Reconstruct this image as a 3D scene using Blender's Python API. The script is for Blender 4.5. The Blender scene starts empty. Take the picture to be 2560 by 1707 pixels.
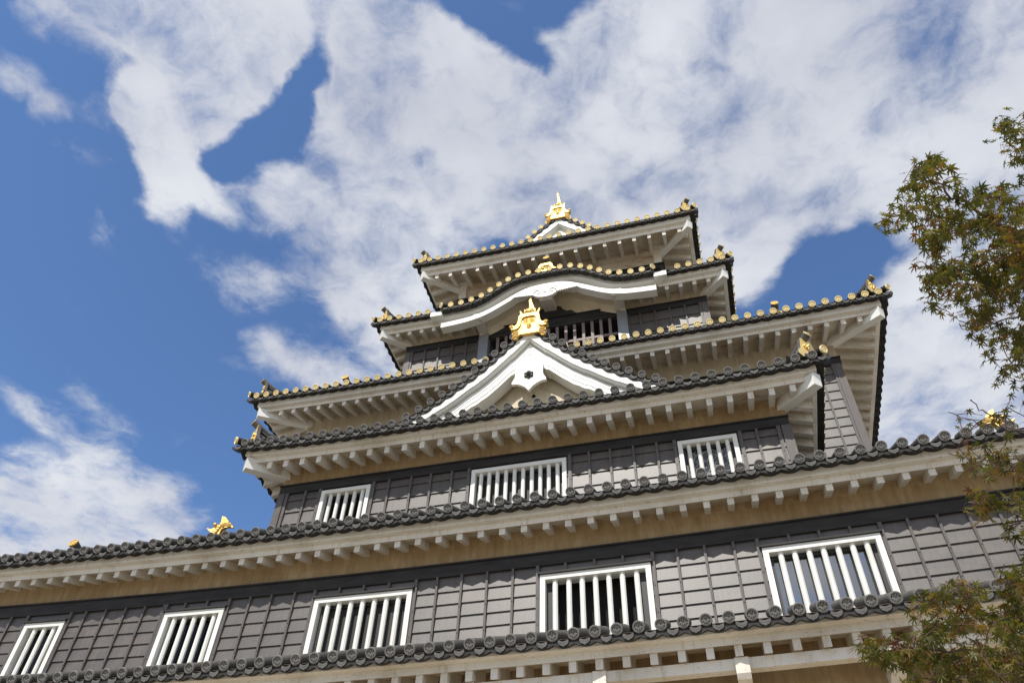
import bpy, math, random
from mathutils import Vector, Matrix
random.seed(7)
PI = math.pi
rad = math.radians
scene = bpy.context.scene
COL = scene.collection

# ------------------------------------------------------------------ camera
CAM_R = Vector((0.9656, 0.2583, 0.0308)); CAM_U = Vector((0.1647, -0.6986, 0.6964)); CAM_F = Vector((-0.2014, 0.6673, 0.7170))
CAM_U = (CAM_U - CAM_F * CAM_U.dot(CAM_F) / CAM_F.length_squared).normalized(); CAM_F.normalize()
CAM_R = CAM_F.cross(CAM_U).normalized()
FPX = 1960.5                                    # focal length in pixels of a 2560 wide picture
cam = bpy.data.cameras.new('camera'); cam.sensor_width = 36; cam.sensor_fit = 'HORIZONTAL'
cam.lens = FPX / 2560 * 36; cam.clip_start = 0.05; cam.clip_end = 4000
camo = bpy.data.objects.new('camera', cam); COL.objects.link(camo)
camo.matrix_world = Matrix(((CAM_R.x, CAM_U.x, -CAM_F.x, 0), (CAM_R.y, CAM_U.y, -CAM_F.y, 0), (CAM_R.z, CAM_U.z, -CAM_F.z, 0), (0, 0, 0, 1)))
scene.camera = camo
GROUND = -1.55                                  # the eye is 1.55 m above the gravel

def ray(x, y):
    return CAM_F + CAM_R * ((x - 1280) / FPX) - CAM_U * ((y - 853.5) / FPX)
def at(x, y, dist):
    return ray(x, y).normalized() * dist

# ------------------------------------------------------------------ light
SUN_AZ, SUN_EL = rad(9), rad(49.5)              # a little left of straight behind the viewer
to_sun = Vector((-math.sin(SUN_AZ) * math.cos(SUN_EL), -math.cos(SUN_AZ) * math.cos(SUN_EL), math.sin(SUN_EL)))
sl = bpy.data.lights.new('sun', 'SUN'); sl.energy = 3.6; sl.angle = rad(0.5); sl.color = (1.0, 0.955, 0.88)
so = bpy.data.objects.new('sun', sl); COL.objects.link(so)
so.location = to_sun * 60; so.rotation_euler = to_sun.to_track_quat('Z', 'Y').to_euler()
scene.view_settings.view_transform = 'Standard'; scene.view_settings.look = 'None'
scene.view_settings.exposure = 0.3; scene.view_settings.gamma = 1.0
try: scene.view_settings.use_curve_mapping = False
except Exception: pass

SKY_STRENGTH = 0.15
world = bpy.data.worlds.new('World'); scene.world = world; world.use_nodes = True
def build_sky():
    nt = world.node_tree; nt.nodes.clear(); N = nt.nodes.new; L = nt.links.new
    out = N('ShaderNodeOutputWorld'); bg = N('ShaderNodeBackground'); bg.inputs['Strength'].default_value = SKY_STRENGTH
    L(bg.outputs[0], out.inputs[0])
    sky = N('ShaderNodeTexSky'); sky.sky_type = 'NISHITA'; sky.sun_disc = False
    sky.sun_elevation = SUN_EL; sky.sun_rotation = math.atan2(to_sun.x, to_sun.y)
    sky.altitude = 0; sky.air_density = 1.0; sky.dust_density = 0.6; sky.ozone_density = 2.5
    tint = N('ShaderNodeMix'); tint.data_type = 'RGBA'; tint.blend_type = 'MULTIPLY'; tint.inputs[0].default_value = 1
    L(sky.outputs[0], tint.inputs[6]); tint.inputs[7].default_value = SKY_TINT
    tc = N('ShaderNodeTexCoord'); sep = N('ShaderNodeSeparateXYZ'); L(tc.outputs['Generated'], sep.inputs[0])
    def math_(op, a, b=None, c=None):
        n = N('ShaderNodeMath'); n.operation = op
        for i, v in enumerate((a, b, c)):
            if v is None: continue
            if isinstance(v, (int, float)): n.inputs[i].default_value = v
            else: L(v, n.inputs[i])
        return n.outputs[0]
    def noise(vec, scale, detail, rough, lac=2.0, dist=0.0):
        n = N('ShaderNodeTexNoise'); L(vec, n.inputs['Vector']); n.inputs['Scale'].default_value = scale
        n.inputs['Detail'].default_value = detail; n.inputs['Roughness'].default_value = rough
        n.inputs['Lacunarity'].default_value = lac; n.inputs['Distortion'].default_value = dist
        return n
    zc = math_('MAXIMUM', sep.outputs[2], 0.06)
    comb = N('ShaderNodeCombineXYZ'); L(math_('DIVIDE', sep.outputs[0], zc), comb.inputs[0]); L(math_('DIVIDE', sep.outputs[1], zc), comb.inputs[1])
    uv = comb.outputs[0]                         # the flat cloud layer, one unit = its height
    def warp(vec, scale, amt, det):
        n = noise(vec, scale, det, 0.55)
        s = N('ShaderNodeVectorMath'); s.operation = 'SUBTRACT'; L(n.outputs['Color'], s.inputs[0]); s.inputs[1].default_value = (0.5, 0.5, 0.5)
        m = N('ShaderNodeVectorMath'); m.operation = 'MULTIPLY_ADD'; L(s.outputs[0], m.inputs[0]); m.inputs[1].default_value = (amt, amt, 0); L(vec, m.inputs[2])
        return m.outputs[0]
    wv = warp(uv, 4.0, 0.15, 6.0)
    acc = None
    for (cx, cy, rx, ry, rot, w) in CLOUDS:      # soft heaps of the cloud layer
        k = 2560 / 2352
        cx, cy, rx, ry = cx * k, cy * k, rx * k, ry * k
        def q(x, y):
            d = ray(x, y); return Vector((d.x / d.z, d.y / d.z))
        c0 = q(cx, cy); e = 4.0; ca, sa = math.cos(rad(rot)), math.sin(rad(rot))
        ja = (q(cx + e * ca, cy + e * sa) - c0) / e * rx; jb = (q(cx - e * sa, cy + e * ca) - c0) / e * ry
        # ellipse axes of the 2x2 map [ja jb]
        a, b, c, d = ja.x, jb.x, ja.y, jb.y
        th = 0.5 * math.atan2(2 * (a * c + b * d), a * a + b * b - c * c - d * d)
        p = a * a + b * b + c * c + d * d; r_ = math.sqrt(max(0, p * p - 4 * (a * d - b * c) ** 2))
        s1, s2 = math.sqrt((p + r_) / 2), math.sqrt(max(1e-9, (p - r_) / 2))
        mp = N('ShaderNodeMapping'); mp.vector_type = 'TEXTURE'; L(wv, mp.inputs[0])
        mp.inputs['Location'].default_value = (c0.x, c0.y, 0); mp.inputs['Rotation'].default_value = (0, 0, th); mp.inputs['Scale'].default_value = (s1, s2, 1)
        g = N('ShaderNodeTexGradient'); g.gradient_type = 'SPHERICAL'; L(mp.outputs[0], g.inputs[0])
        v = g.outputs['Fac'] if 'Fac' in g.outputs else g.outputs[1]
        w *= CL_GAIN
        acc = math_('MULTIPLY', v, w) if acc is None else math_('MULTIPLY_ADD', v, w, acc)
    # elsewhere in the sky the same broken cloud goes on
    far = noise(uv, 1.3, 2, 0.5).outputs['Fac']
    vlow = math_('MULTIPLY', math_('SUBTRACT', 0.15, sep.outputs[1]), 4.0); vlow = math_('MINIMUM', math_('MAXIMUM', vlow, 0.0), 1.0)
    acc = math_('MULTIPLY_ADD', math_('MULTIPLY', vlow, far), 1.3, acc)
    mp = N('ShaderNodeMapping'); mp.vector_type = 'TEXTURE'; L(uv, mp.inputs[0]); mp.inputs['Location'].default_value = (0.2, -1.9, 0); mp.inputs['Scale'].default_value = (1.7, 1.5, 1)
    g = N('ShaderNodeTexGradient'); g.gradient_type = 'SPHERICAL'; L(mp.outputs[0], g.inputs[0]); acc = math_('MULTIPLY_ADD', g.outputs[1], 1.0, acc)   # the bank of cloud mirrored in the window
    acc = math_('MAXIMUM', math_('MINIMUM', acc, 0.88), 0.0)
    n1 = noise(warp(uv, 7.0, 0.11, 7.0), 6.5, 12.0, 0.62).outputs['Fac']
    dens = math_('MULTIPLY_ADD', math_('MULTIPLY', math_('SUBTRACT', n1, 0.5), math_('MINIMUM', math_('MULTIPLY_ADD', acc, 2.2, 0.34), 1.0)), CL_NOISE, acc)
    mr = N('ShaderNodeMapRange'); mr.interpolation_type = 'SMOOTHSTEP'; L(dens, mr.inputs['Value'])
    mr.inputs['From Min'].default_value = CL_LO; mr.inputs['From Max'].default_value = CL_HI
    # thick middles are a little greyer than the bright rims
    n2 = noise(uv, 3.2, 5.0, 0.55).outputs['Fac']
    sh = N('ShaderNodeMapRange'); L(n2, sh.inputs['Value']); sh.inputs['From Min'].default_value = 0.35; sh.inputs['From Max'].default_value = 0.68
    cc = N('ShaderNodeMix'); cc.data_type = 'RGBA'; L(sh.outputs[0], cc.inputs[0])
    cc.inputs[6].default_value = [c / SKY_STRENGTH for c in CLOUD_DARK] + [1]; cc.inputs[7].default_value = [c / SKY_STRENGTH for c in CLOUD_LIGHT] + [1]
    mx = N('ShaderNodeMix'); mx.data_type = 'RGBA'; L(math_('MULTIPLY', mr.outputs[0], 0.97), mx.inputs[0]); L(tint.outputs[2], mx.inputs[6]); L(cc.outputs[2], mx.inputs[7])
    L(mx.outputs[2], bg.inputs['Color'])
SKY_TINT = (0.66, 0.80, 0.96, 1)
CL_GAIN = 1.75
CL_NOISE, CL_LO, CL_HI = 2.8, 0.08, 1.10
CLOUD_DARK, CLOUD_LIGHT = (0.46, 0.48, 0.55), (0.64, 0.66, 0.70)
CLOUDS = [  # centre x, y, radii, turn, weight (heaps laid out on a 2352 wide picture of the sky)
    (260, 20, 270, 140, 8, 0.9), (450, 60, 270, 130, 5, 0.8), (620, 80, 150, 160, 10, 0.8), (600, 140, 130, 110, 0, 0.5), (430, 170, 250, 190, 60, 1.0), (470, 240, 200, 140, -30, 0.7), (395, 310, 230, 110, 68, 1.0), (395, 420, 190, 75, 80, 0.75), (300, 225, 120, 100, 30, 0.5),
    (315, 130, 90, 40, -20, -0.5), (708, 110, 55, 230, 4, -0.7), (635, 300, 85, 170, 20, -0.62), (560, 370, 80, 90, 30, -0.4),
    (110, 230, 190, 70, 30, 0.34), (160, 265, 100, 50, -50, 0.3), (380, 500, 150, 45, 0, 0.26), (232, 535, 80, 55, 70, 0.3), (520, 475, 110, 60, 55, 0.42), (545, 650, 150, 60, 25, 0.3), (650, 655, 130, 60, 15, 0.3), (200, 360, 110, 50, 20, 0.2),
    (840, 60, 230, 140, 20, 0.7), (910, 150, 290, 220, 40, 0.9), (1080, 230, 300, 200, 20, 0.8), (770, 230, 110, 100, 0, 0.42), (790, 350, 210, 190, 40, 0.5), (950, 350, 230, 160, 30, 0.45), (640, 430, 220, 90, 55, 0.42), (685, 560, 220, 95, 65, 0.42),
    (1010, 385, 130, 65, 25, -0.5), (1070, 45, 130, 70, 25, -0.5), (1290, 25, 180, 60, -15, -0.42), (1180, 105, 110, 60, 50, -0.5), (1240, 165, 110, 50, 50, -0.5), (1190, 50, 110, 60, 30, 0.25),
    (1330, 350, 330, 240, 0, 0.95), (1500, 200, 360, 260, 0, 0.9), (1600, 60, 330, 200, 0, 0.9), (1800, 200, 420, 330, 0, 1.0), (2100, 150, 460, 330, 0, 1.1), (2250, 380, 330, 280, 0, 1.0), (1750, 420, 330, 190, 0, 0.95), (1560, 430, 260, 150, 0, 0.8), (1950, 430, 200, 130, 0, 0.7),
    (1810, 335, 100, 65, 0, -0.5), (2045, 300, 80, 140, 10, -0.3), (1830, 640, 170, 85, -20, -0.55), (1985, 600, 190, 80, -18, -0.6),
    (850, 560, 220, 150, 60, 0.55), (890, 680, 220, 170, 60, 0.75), (860, 770, 160, 120, 40, 0.65), (1010, 480, 270, 160, 20, 0.55), (930, 620, 160, 140, 0, 0.5),
    (680, 830, 200, 90, 15, 0.42), (750, 870, 130, 75, 20, 0.36), (610, 790, 110, 60, 20, 0.3),
    (120, 1170, 230, 135, 10, 1.0), (285, 1130, 160, 105, 38, 0.8), (400, 1180, 120, 100, 40, 0.6), (60, 1230, 260, 130, 0, 1.0), (230, 1230, 260, 90, 0, 0.9), (245, 950, 140, 60, 45, 0.34), (85, 945, 140, 55, 35, 0.28), (175, 1010, 120, 60, 30, 0.26),
    (1640, 580, 230, 130, -20, 0.9), (1720, 630, 150, 90, 30, 0.6), (2200, 600, 220, 160, 0, 0.8), (2230, 820, 330, 210, 0, 1.1), (2150, 960, 260, 150, 0, 1.0), (2330, 980, 260, 210, 0, 1.0), (2110, 730, 120, 140, 0, 0.5),
    (1400, 480, 300, 170, 0, 0.9), (1200, 450, 240, 150, 0, 0.75),
]
build_sky()

# ------------------------------------------------------------------ materials
MATS = {}
def material(name, rough=0.7, metal=0.0, spec=0.5):
    m = bpy.data.materials.new(name); m.use_nodes = True; nt = m.node_tree
    b = nt.nodes['Principled BSDF']; b.inputs['Roughness'].default_value = rough; b.inputs['Metallic'].default_value = metal
    b.inputs['Specular IOR Level'].default_value = spec
    MATS[name] = m
    return m, nt, b
def node(nt, t, **kw):
    n = nt.nodes.new(t)
    for k, v in kw.items(): setattr(n, k, v)
    return n
def obj_coord(nt, scale=(1, 1, 1)):
    tc = node(nt, 'ShaderNodeTexCoord'); mp = node(nt, 'ShaderNodeMapping'); nt.links.new(tc.outputs['Object'], mp.inputs[0]); mp.inputs['Scale'].default_value = scale
    return mp.outputs[0]
def nz(nt, vec, scale, detail=4, rough=0.55):
    n = node(nt, 'ShaderNodeTexNoise'); nt.links.new(vec, n.inputs['Vector']); n.inputs['Scale'].default_value = scale
    n.inputs['Detail'].default_value = detail; n.inputs['Roughness'].default_value = rough
    return n.outputs['Fac']
def ramp(nt, fac, stops):
    r = node(nt, 'ShaderNodeValToRGB'); nt.links.new(fac, r.inputs[0]); e = r.color_ramp.elements
    while len(e) < len(stops): e.new(0.5)
    for el, (p, c) in zip(e, stops): el.position = p; el.color = (*c, 1)
    return r.outputs[0]
def mixc(nt, fac, a, b, mode='MIX'):
    n = node(nt, 'ShaderNodeMix', data_type='RGBA', blend_type=mode)
    for i, v in ((0, fac), (6, a), (7, b)):
        if isinstance(v, (int, float)): n.inputs[i].default_value = v
        elif isinstance(v, tuple): n.inputs[i].default_value = (*v, 1)
        else: nt.links.new(v, n.inputs[i])
    return n.outputs[2]
def bump(nt, b, h, strength, dist=0.01):
    n = node(nt, 'ShaderNodeBump'); n.inputs['Strength'].default_value = strength; n.inputs['Distance'].default_value = dist
    nt.links.new(h, n.inputs['Height']); nt.links.new(n.outputs[0], b.inputs['Normal'])

def make_materials():
    # lime plaster, weathered cream white
    m, nt, b = material('plaster', 0.75, spec=0.3); v = obj_coord(nt)
    c = ramp(nt, nz(nt, v, 1.3, 6), [(0.3, (0.60, 0.55, 0.46)), (0.5, (0.74, 0.70, 0.62)), (0.75, (0.79, 0.76, 0.69))])
    d = ramp(nt, nz(nt, obj_coord(nt, (3, 3, 9)), 5.5, 3), [(0.30, (0.45, 0.36, 0.26)), (0.37, (1, 1, 1))])
    c = mixc(nt, 0.55, c, d, 'MULTIPLY')
    e = ramp(nt, nz(nt, obj_coord(nt, (10, 10, 1.1)), 1.4, 7, 0.65), [(0.30, (0.66, 0.58, 0.47)), (0.46, (1, 1, 1))])
    c = mixc(nt, 0.6, c, e, 'MULTIPLY')
    nt.links.new(c, b.inputs['Base Color']); bump(nt, b, nz(nt, v, 18, 5), 0.25, 0.006)
    # clean bright paint of window bars and bargeboards
    m, nt, b = material('white_paint', 0.5, spec=0.4); v = obj_coord(nt)
    c = ramp(nt, nz(nt, v, 2.2, 5), [(0.3, (0.74, 0.72, 0.64)), (0.55, (0.82, 0.81, 0.76))])
    nt.links.new(c, b.inputs['Base Color']); bump(nt, b, nz(nt, v, 25, 3), 0.12, 0.004)
    # soffit plaster with tan damp stains
    m, nt, b = material('soffit_plaster', 0.8, spec=0.2); v = obj_coord(nt)
    c = ramp(nt, nz(nt, v, 1.6, 5, 0.6), [(0.32, (0.46, 0.365, 0.24)), (0.5, (0.58, 0.51, 0.40)), (0.7, (0.68, 0.63, 0.54))])
    d = ramp(nt, nz(nt, obj_coord(nt, (1, 2.5, 2.5)), 2.3, 5, 0.6), [(0.33, (0.62, 0.36, 0.17)), (0.44, (1, 1, 1))])
    c = mixc(nt, 0.75, c, d, 'MULTIPLY'); nt.links.new(c, b.inputs['Base Color'])
    # ochre stained plaster strip under the eaves, streaked downwards
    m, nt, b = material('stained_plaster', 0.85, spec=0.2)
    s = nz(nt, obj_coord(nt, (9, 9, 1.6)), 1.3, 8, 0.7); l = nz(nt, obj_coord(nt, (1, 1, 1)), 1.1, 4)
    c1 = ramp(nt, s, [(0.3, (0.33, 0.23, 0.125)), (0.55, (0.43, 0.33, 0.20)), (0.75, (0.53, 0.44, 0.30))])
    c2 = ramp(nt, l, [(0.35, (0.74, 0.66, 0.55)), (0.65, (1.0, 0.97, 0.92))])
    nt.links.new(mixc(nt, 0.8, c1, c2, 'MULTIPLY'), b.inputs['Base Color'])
    m, nt, b = material('aged_plaster', 0.85, spec=0.2)
    s = nz(nt, obj_coord(nt, (5, 5, 0.8)), 1.6, 6, 0.65)
    nt.links.new(ramp(nt, s, [(0.3, (0.38, 0.31, 0.21)), (0.55, (0.48, 0.41, 0.30)), (0.75, (0.57, 0.51, 0.40))]), b.inputs['Base Color'])
    m, nt, b = material('cream_plaster', 0.85, spec=0.2)
    nt.links.new(ramp(nt, nz(nt, obj_coord(nt, (2, 2, 1)), 1.6, 5, 0.6), [(0.3, (0.58, 0.49, 0.34)), (0.6, (0.68, 0.60, 0.45))]), b.inputs['Base Color'])
    # brown eave board
    m, nt, b = material('brown_board', 0.7); v = obj_coord(nt, (1, 8, 8))
    nt.links.new(ramp(nt, nz(nt, v, 3, 4), [(0.3, (0.20, 0.145, 0.10)), (0.7, (0.29, 0.215, 0.155))]), b.inputs['Base Color'])
    # weathered black cladding
    m, nt, b = material('black_cladding', 0.5, spec=0.85); tc = node(nt, 'ShaderNodeTexCoord')
    cell = node(nt, 'ShaderNodeVectorMath', operation='SNAP'); nt.links.new(tc.outputs['Object'], cell.inputs[0]); cell.inputs[1].default_value = (0.42, 5.0, 0.205)
    wn = node(nt, 'ShaderNodeTexWhiteNoise'); nt.links.new(cell.outputs[0], wn.inputs[0])
    c1 = ramp(nt, wn.outputs['Value'], [(0.0, (0.079, 0.069, 0.061)), (0.5, (0.091, 0.079, 0.070)), (1.0, (0.104, 0.087, 0.076))])
    c2 = ramp(nt, nz(nt, obj_coord(nt, (1, 1, 2)), 1.5, 6, 0.6), [(0.3, (0.82, 0.83, 0.83)), (0.7, (1.08, 1.04, 1.0))])
    c3 = ramp(nt, nz(nt, obj_coord(nt, (14, 14, 1.2)), 1.5, 6, 0.65), [(0.3, (0.72, 0.74, 0.77)), (0.5, (1, 1, 1)), (0.72, (1.18, 1.14, 1.10))])
    nt.links.new(mixc(nt, 1.0, mixc(nt, 1.0, c1, c2, 'MULTIPLY'), c3, 'MULTIPLY'), b.inputs['Base Color'])
    bump(nt, b, nz(nt, obj_coord(nt, (2, 2, 14)), 9, 3), 0.2, 0.004)
    m, nt, b = material('batten_wood', 0.5, spec=0.4); v = obj_coord(nt, (6, 6, 1))
    nt.links.new(ramp(nt, nz(nt, v, 4, 4), [(0.3, (0.085, 0.074, 0.069)), (0.7, (0.125, 0.107, 0.10))]), b.inputs['Base Color'])
    m, nt, b = material('black_beam', 0.6, spec=0.25); v = obj_coord(nt, (1, 4, 4))
    nt.links.new(ramp(nt, nz(nt, v, 2.2, 5), [(0.3, (0.024, 0.022, 0.021)), (0.7, (0.046, 0.043, 0.041))]), b.inputs['Base Color'])
    m, nt, b = material('lattice_wood', 0.6); v = obj_coord(nt, (6, 6, 1))
    nt.links.new(ramp(nt, nz(nt, v, 4, 4), [(0.3, (0.17, 0.125, 0.115)), (0.7, (0.235, 0.18, 0.165))]), b.inputs['Base Color'])
    m, nt, b = material('blue_grey_post', 0.35); v = obj_coord(nt)
    nt.links.new(ramp(nt, nz(nt, v, 3, 4), [(0.3, (0.20, 0.21, 0.23)), (0.7, (0.26, 0.27, 0.29))]), b.inputs['Base Color'])
    # fired grey roof tile
    m, nt, b = material('grey_tile', 0.62, spec=0.3); v = obj_coord(nt)
    oi = node(nt, 'ShaderNodeObjectInfo')
    c1 = ramp(nt, nz(nt, v, 9, 5, 0.6), [(0.3, (0.072, 0.069, 0.064)), (0.7, (0.125, 0.12, 0.11))])
    c2 = ramp(nt, oi.outputs['Random'], [(0.0, (0.8, 0.8, 0.8)), (1.0, (1.15, 1.13, 1.1))])
    nt.links.new(mixc(nt, 1.0, c1, c2, 'MULTIPLY'), b.inputs['Base Color'])
    m, nt, b = material('pale_tile', 0.6, spec=0.3); v = obj_coord(nt)
    nt.links.new(ramp(nt, nz(nt, v, 14, 5, 0.6), [(0.3, (0.15, 0.145, 0.137)), (0.7, (0.225, 0.218, 0.208))]), b.inputs['Base Color'])
    m, nt, b = material('lip_tile', 0.7, spec=0.2); v = obj_coord(nt)
    nt.links.new(ramp(nt, nz(nt, v, 9, 5, 0.6), [(0.3, (0.085, 0.082, 0.077)), (0.7, (0.14, 0.135, 0.128))]), b.inputs['Base Color'])
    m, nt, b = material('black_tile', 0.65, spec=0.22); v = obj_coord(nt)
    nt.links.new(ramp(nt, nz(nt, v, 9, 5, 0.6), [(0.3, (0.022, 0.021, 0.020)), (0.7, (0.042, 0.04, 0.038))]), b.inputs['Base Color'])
    # gold leaf
    m, nt, b = material('gold', 0.5, metal=0.65); v = obj_coord(nt)
    nt.links.new(ramp(nt, nz(nt, v, 7, 4), [(0.3, (0.60, 0.375, 0.10)), (0.7, (0.76, 0.51, 0.17))]), b.inputs['Base Color'])
    bump(nt, b, nz(nt, v, 30, 3), 0.2, 0.004)
    m, nt, b = material('bright_gold', 0.4, metal=0.4)
    b.inputs['Base Color'].default_value = (0.95, 0.70, 0.27, 1)
    m, nt, b = material('gold_disc', 0.4, metal=0.2); v = obj_coord(nt); oi = node(nt, 'ShaderNodeObjectInfo')
    c1 = ramp(nt, nz(nt, v, 12, 4), [(0.3, (0.92, 0.72, 0.32)), (0.7, (1.0, 0.84, 0.47))])
    nt.links.new(mixc(nt, 1.0, c1, ramp(nt, oi.outputs['Random'], [(0, (0.9, 0.88, 0.85)), (1, (1, 1, 1))]), 'MULTIPLY'), b.inputs['Base Color'])
    m, nt, b = material('old_gold', 0.45, metal=0.7)
    b.inputs['Base Color'].default_value = (0.80, 0.55, 0.18, 1)
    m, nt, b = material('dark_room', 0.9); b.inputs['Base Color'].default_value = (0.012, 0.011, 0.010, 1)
    m, nt, b = material('black_iron', 0.5); b.inputs['Base Color'].default_value = (0.03, 0.03, 0.03, 1)
    m, nt, b = material('dark_glass', 0.15, spec=0.2); b.inputs['Base Color'].default_value = (0.01, 0.01, 0.012, 1)
    m, nt, b = material('sky_glass', 0.03, spec=1.0); b.inputs['Base Color'].default_value = (0.02, 0.022, 0.025, 1); b.inputs['IOR'].default_value = 2.3
    # wired safety glass with a web of cracks
    m, nt, b = material('wired_glass', 0.15, spec=0.6); v = obj_coord(nt)
    vo = node(nt, 'ShaderNodeTexVoronoi', feature='DISTANCE_TO_EDGE'); nt.links.new(v, vo.inputs['Vector']); vo.inputs['Scale'].default_value = 9
    nt.links.new(ramp(nt, vo.outputs['Distance'], [(0.0, (0.30, 0.31, 0.32)), (0.035, (0.30, 0.31, 0.32)), (0.06, (0.035, 0.037, 0.042))]), b.inputs['Base Color'])
    # bird mesh behind bars
    m, nt, b = material('wire_mesh', 0.6); v = obj_coord(nt)
    br = node(nt, 'ShaderNodeTexBrick'); br.offset = 0; nt.links.new(obj_coord(nt, (1, 1, 1)), br.inputs[0])
    sw = node(nt, 'ShaderNodeSeparateXYZ'); nt.links.new(v, sw.inputs[0]); cb = node(nt, 'ShaderNodeCombineXYZ'); nt.links.new(sw.outputs[0], cb.inputs[0]); nt.links.new(sw.outputs[2], cb.inputs[1]); nt.links.new(cb.outputs[0], br.inputs[0])
    br.inputs['Scale'].default_value = 20; br.inputs['Mortar Size'].default_value = 0.08; br.inputs['Brick Width'].default_value = 0.5; br.inputs['Row Height'].default_value = 0.5
    br.inputs['Color1'].default_value = br.inputs['Color2'].default_value = (0.008, 0.008, 0.008, 1); br.inputs['Mortar'].default_value = (0.06, 0.058, 0.05, 1)
    nt.links.new(br.outputs[0], b.inputs['Base Color'])
    # pale raked gravel court
    m, nt, b = material('gravel', 0.95, spec=0.1); v = obj_coord(nt)
    c1 = ramp(nt, nz(nt, v, 0.25, 5), [(0.3, (0.35, 0.305, 0.235)), (0.7, (0.46, 0.405, 0.32))])
    c2 = ramp(nt, nz(nt, v, 22, 3), [(0.3, (0.7, 0.7, 0.7)), (0.7, (1.1, 1.1, 1.1))])
    nt.links.new(mixc(nt, 1.0, c1, c2, 'MULTIPLY'), b.inputs['Base Color'])
    # maple leaves, olive turning red-brown
    m, nt, b = material('maple_leaf', 0.45, spec=0.4)
    at_ = node(nt, 'ShaderNodeAttribute', attribute_name='tone')
    c = ramp(nt, at_.outputs['Fac'], [(0.0, (0.034, 0.044, 0.011)), (0.35, (0.080, 0.083, 0.017)), (0.62, (0.155, 0.135, 0.024)), (0.8, (0.21, 0.125, 0.026)), (1.0, (0.16, 0.06, 0.024))])
    nt.links.new(c, b.inputs['Base Color'])
    tr = node(nt, 'ShaderNodeBsdfTranslucent'); nt.links.new(mixc(nt, 1.0, c, (1.25, 1.35, 0.6), 'MULTIPLY'), tr.inputs[0])
    ms = node(nt, 'ShaderNodeMixShader'); ms.inputs[0].default_value = 0.45; nt.links.new(b.outputs[0], ms.inputs[1]); nt.links.new(tr.outputs[0], ms.inputs[2])
    nt.links.new(ms.outputs[0], nt.nodes['Material Output'].inputs[0])
    m, nt, b = material('maple_bark', 0.8); v = obj_coord(nt, (1, 1, 0.3))
    nt.links.new(ramp(nt, nz(nt, v, 12, 5), [(0.3, (0.07, 0.045, 0.035)), (0.7, (0.16, 0.11, 0.085))]), b.inputs['Base Color'])
    m, nt, b = material('red_twig', 0.6); b.inputs['Base Color'].default_value = (0.11, 0.045, 0.032, 1)
make_materials()

# ------------------------------------------------------------------ mesh tools
def bend(x):                                     # the long lower storeys sag a little in the middle
    w = max(-1.5, min(1.5, (x + 4.3) / 6.3)); return 0.09 * w * w

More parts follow.
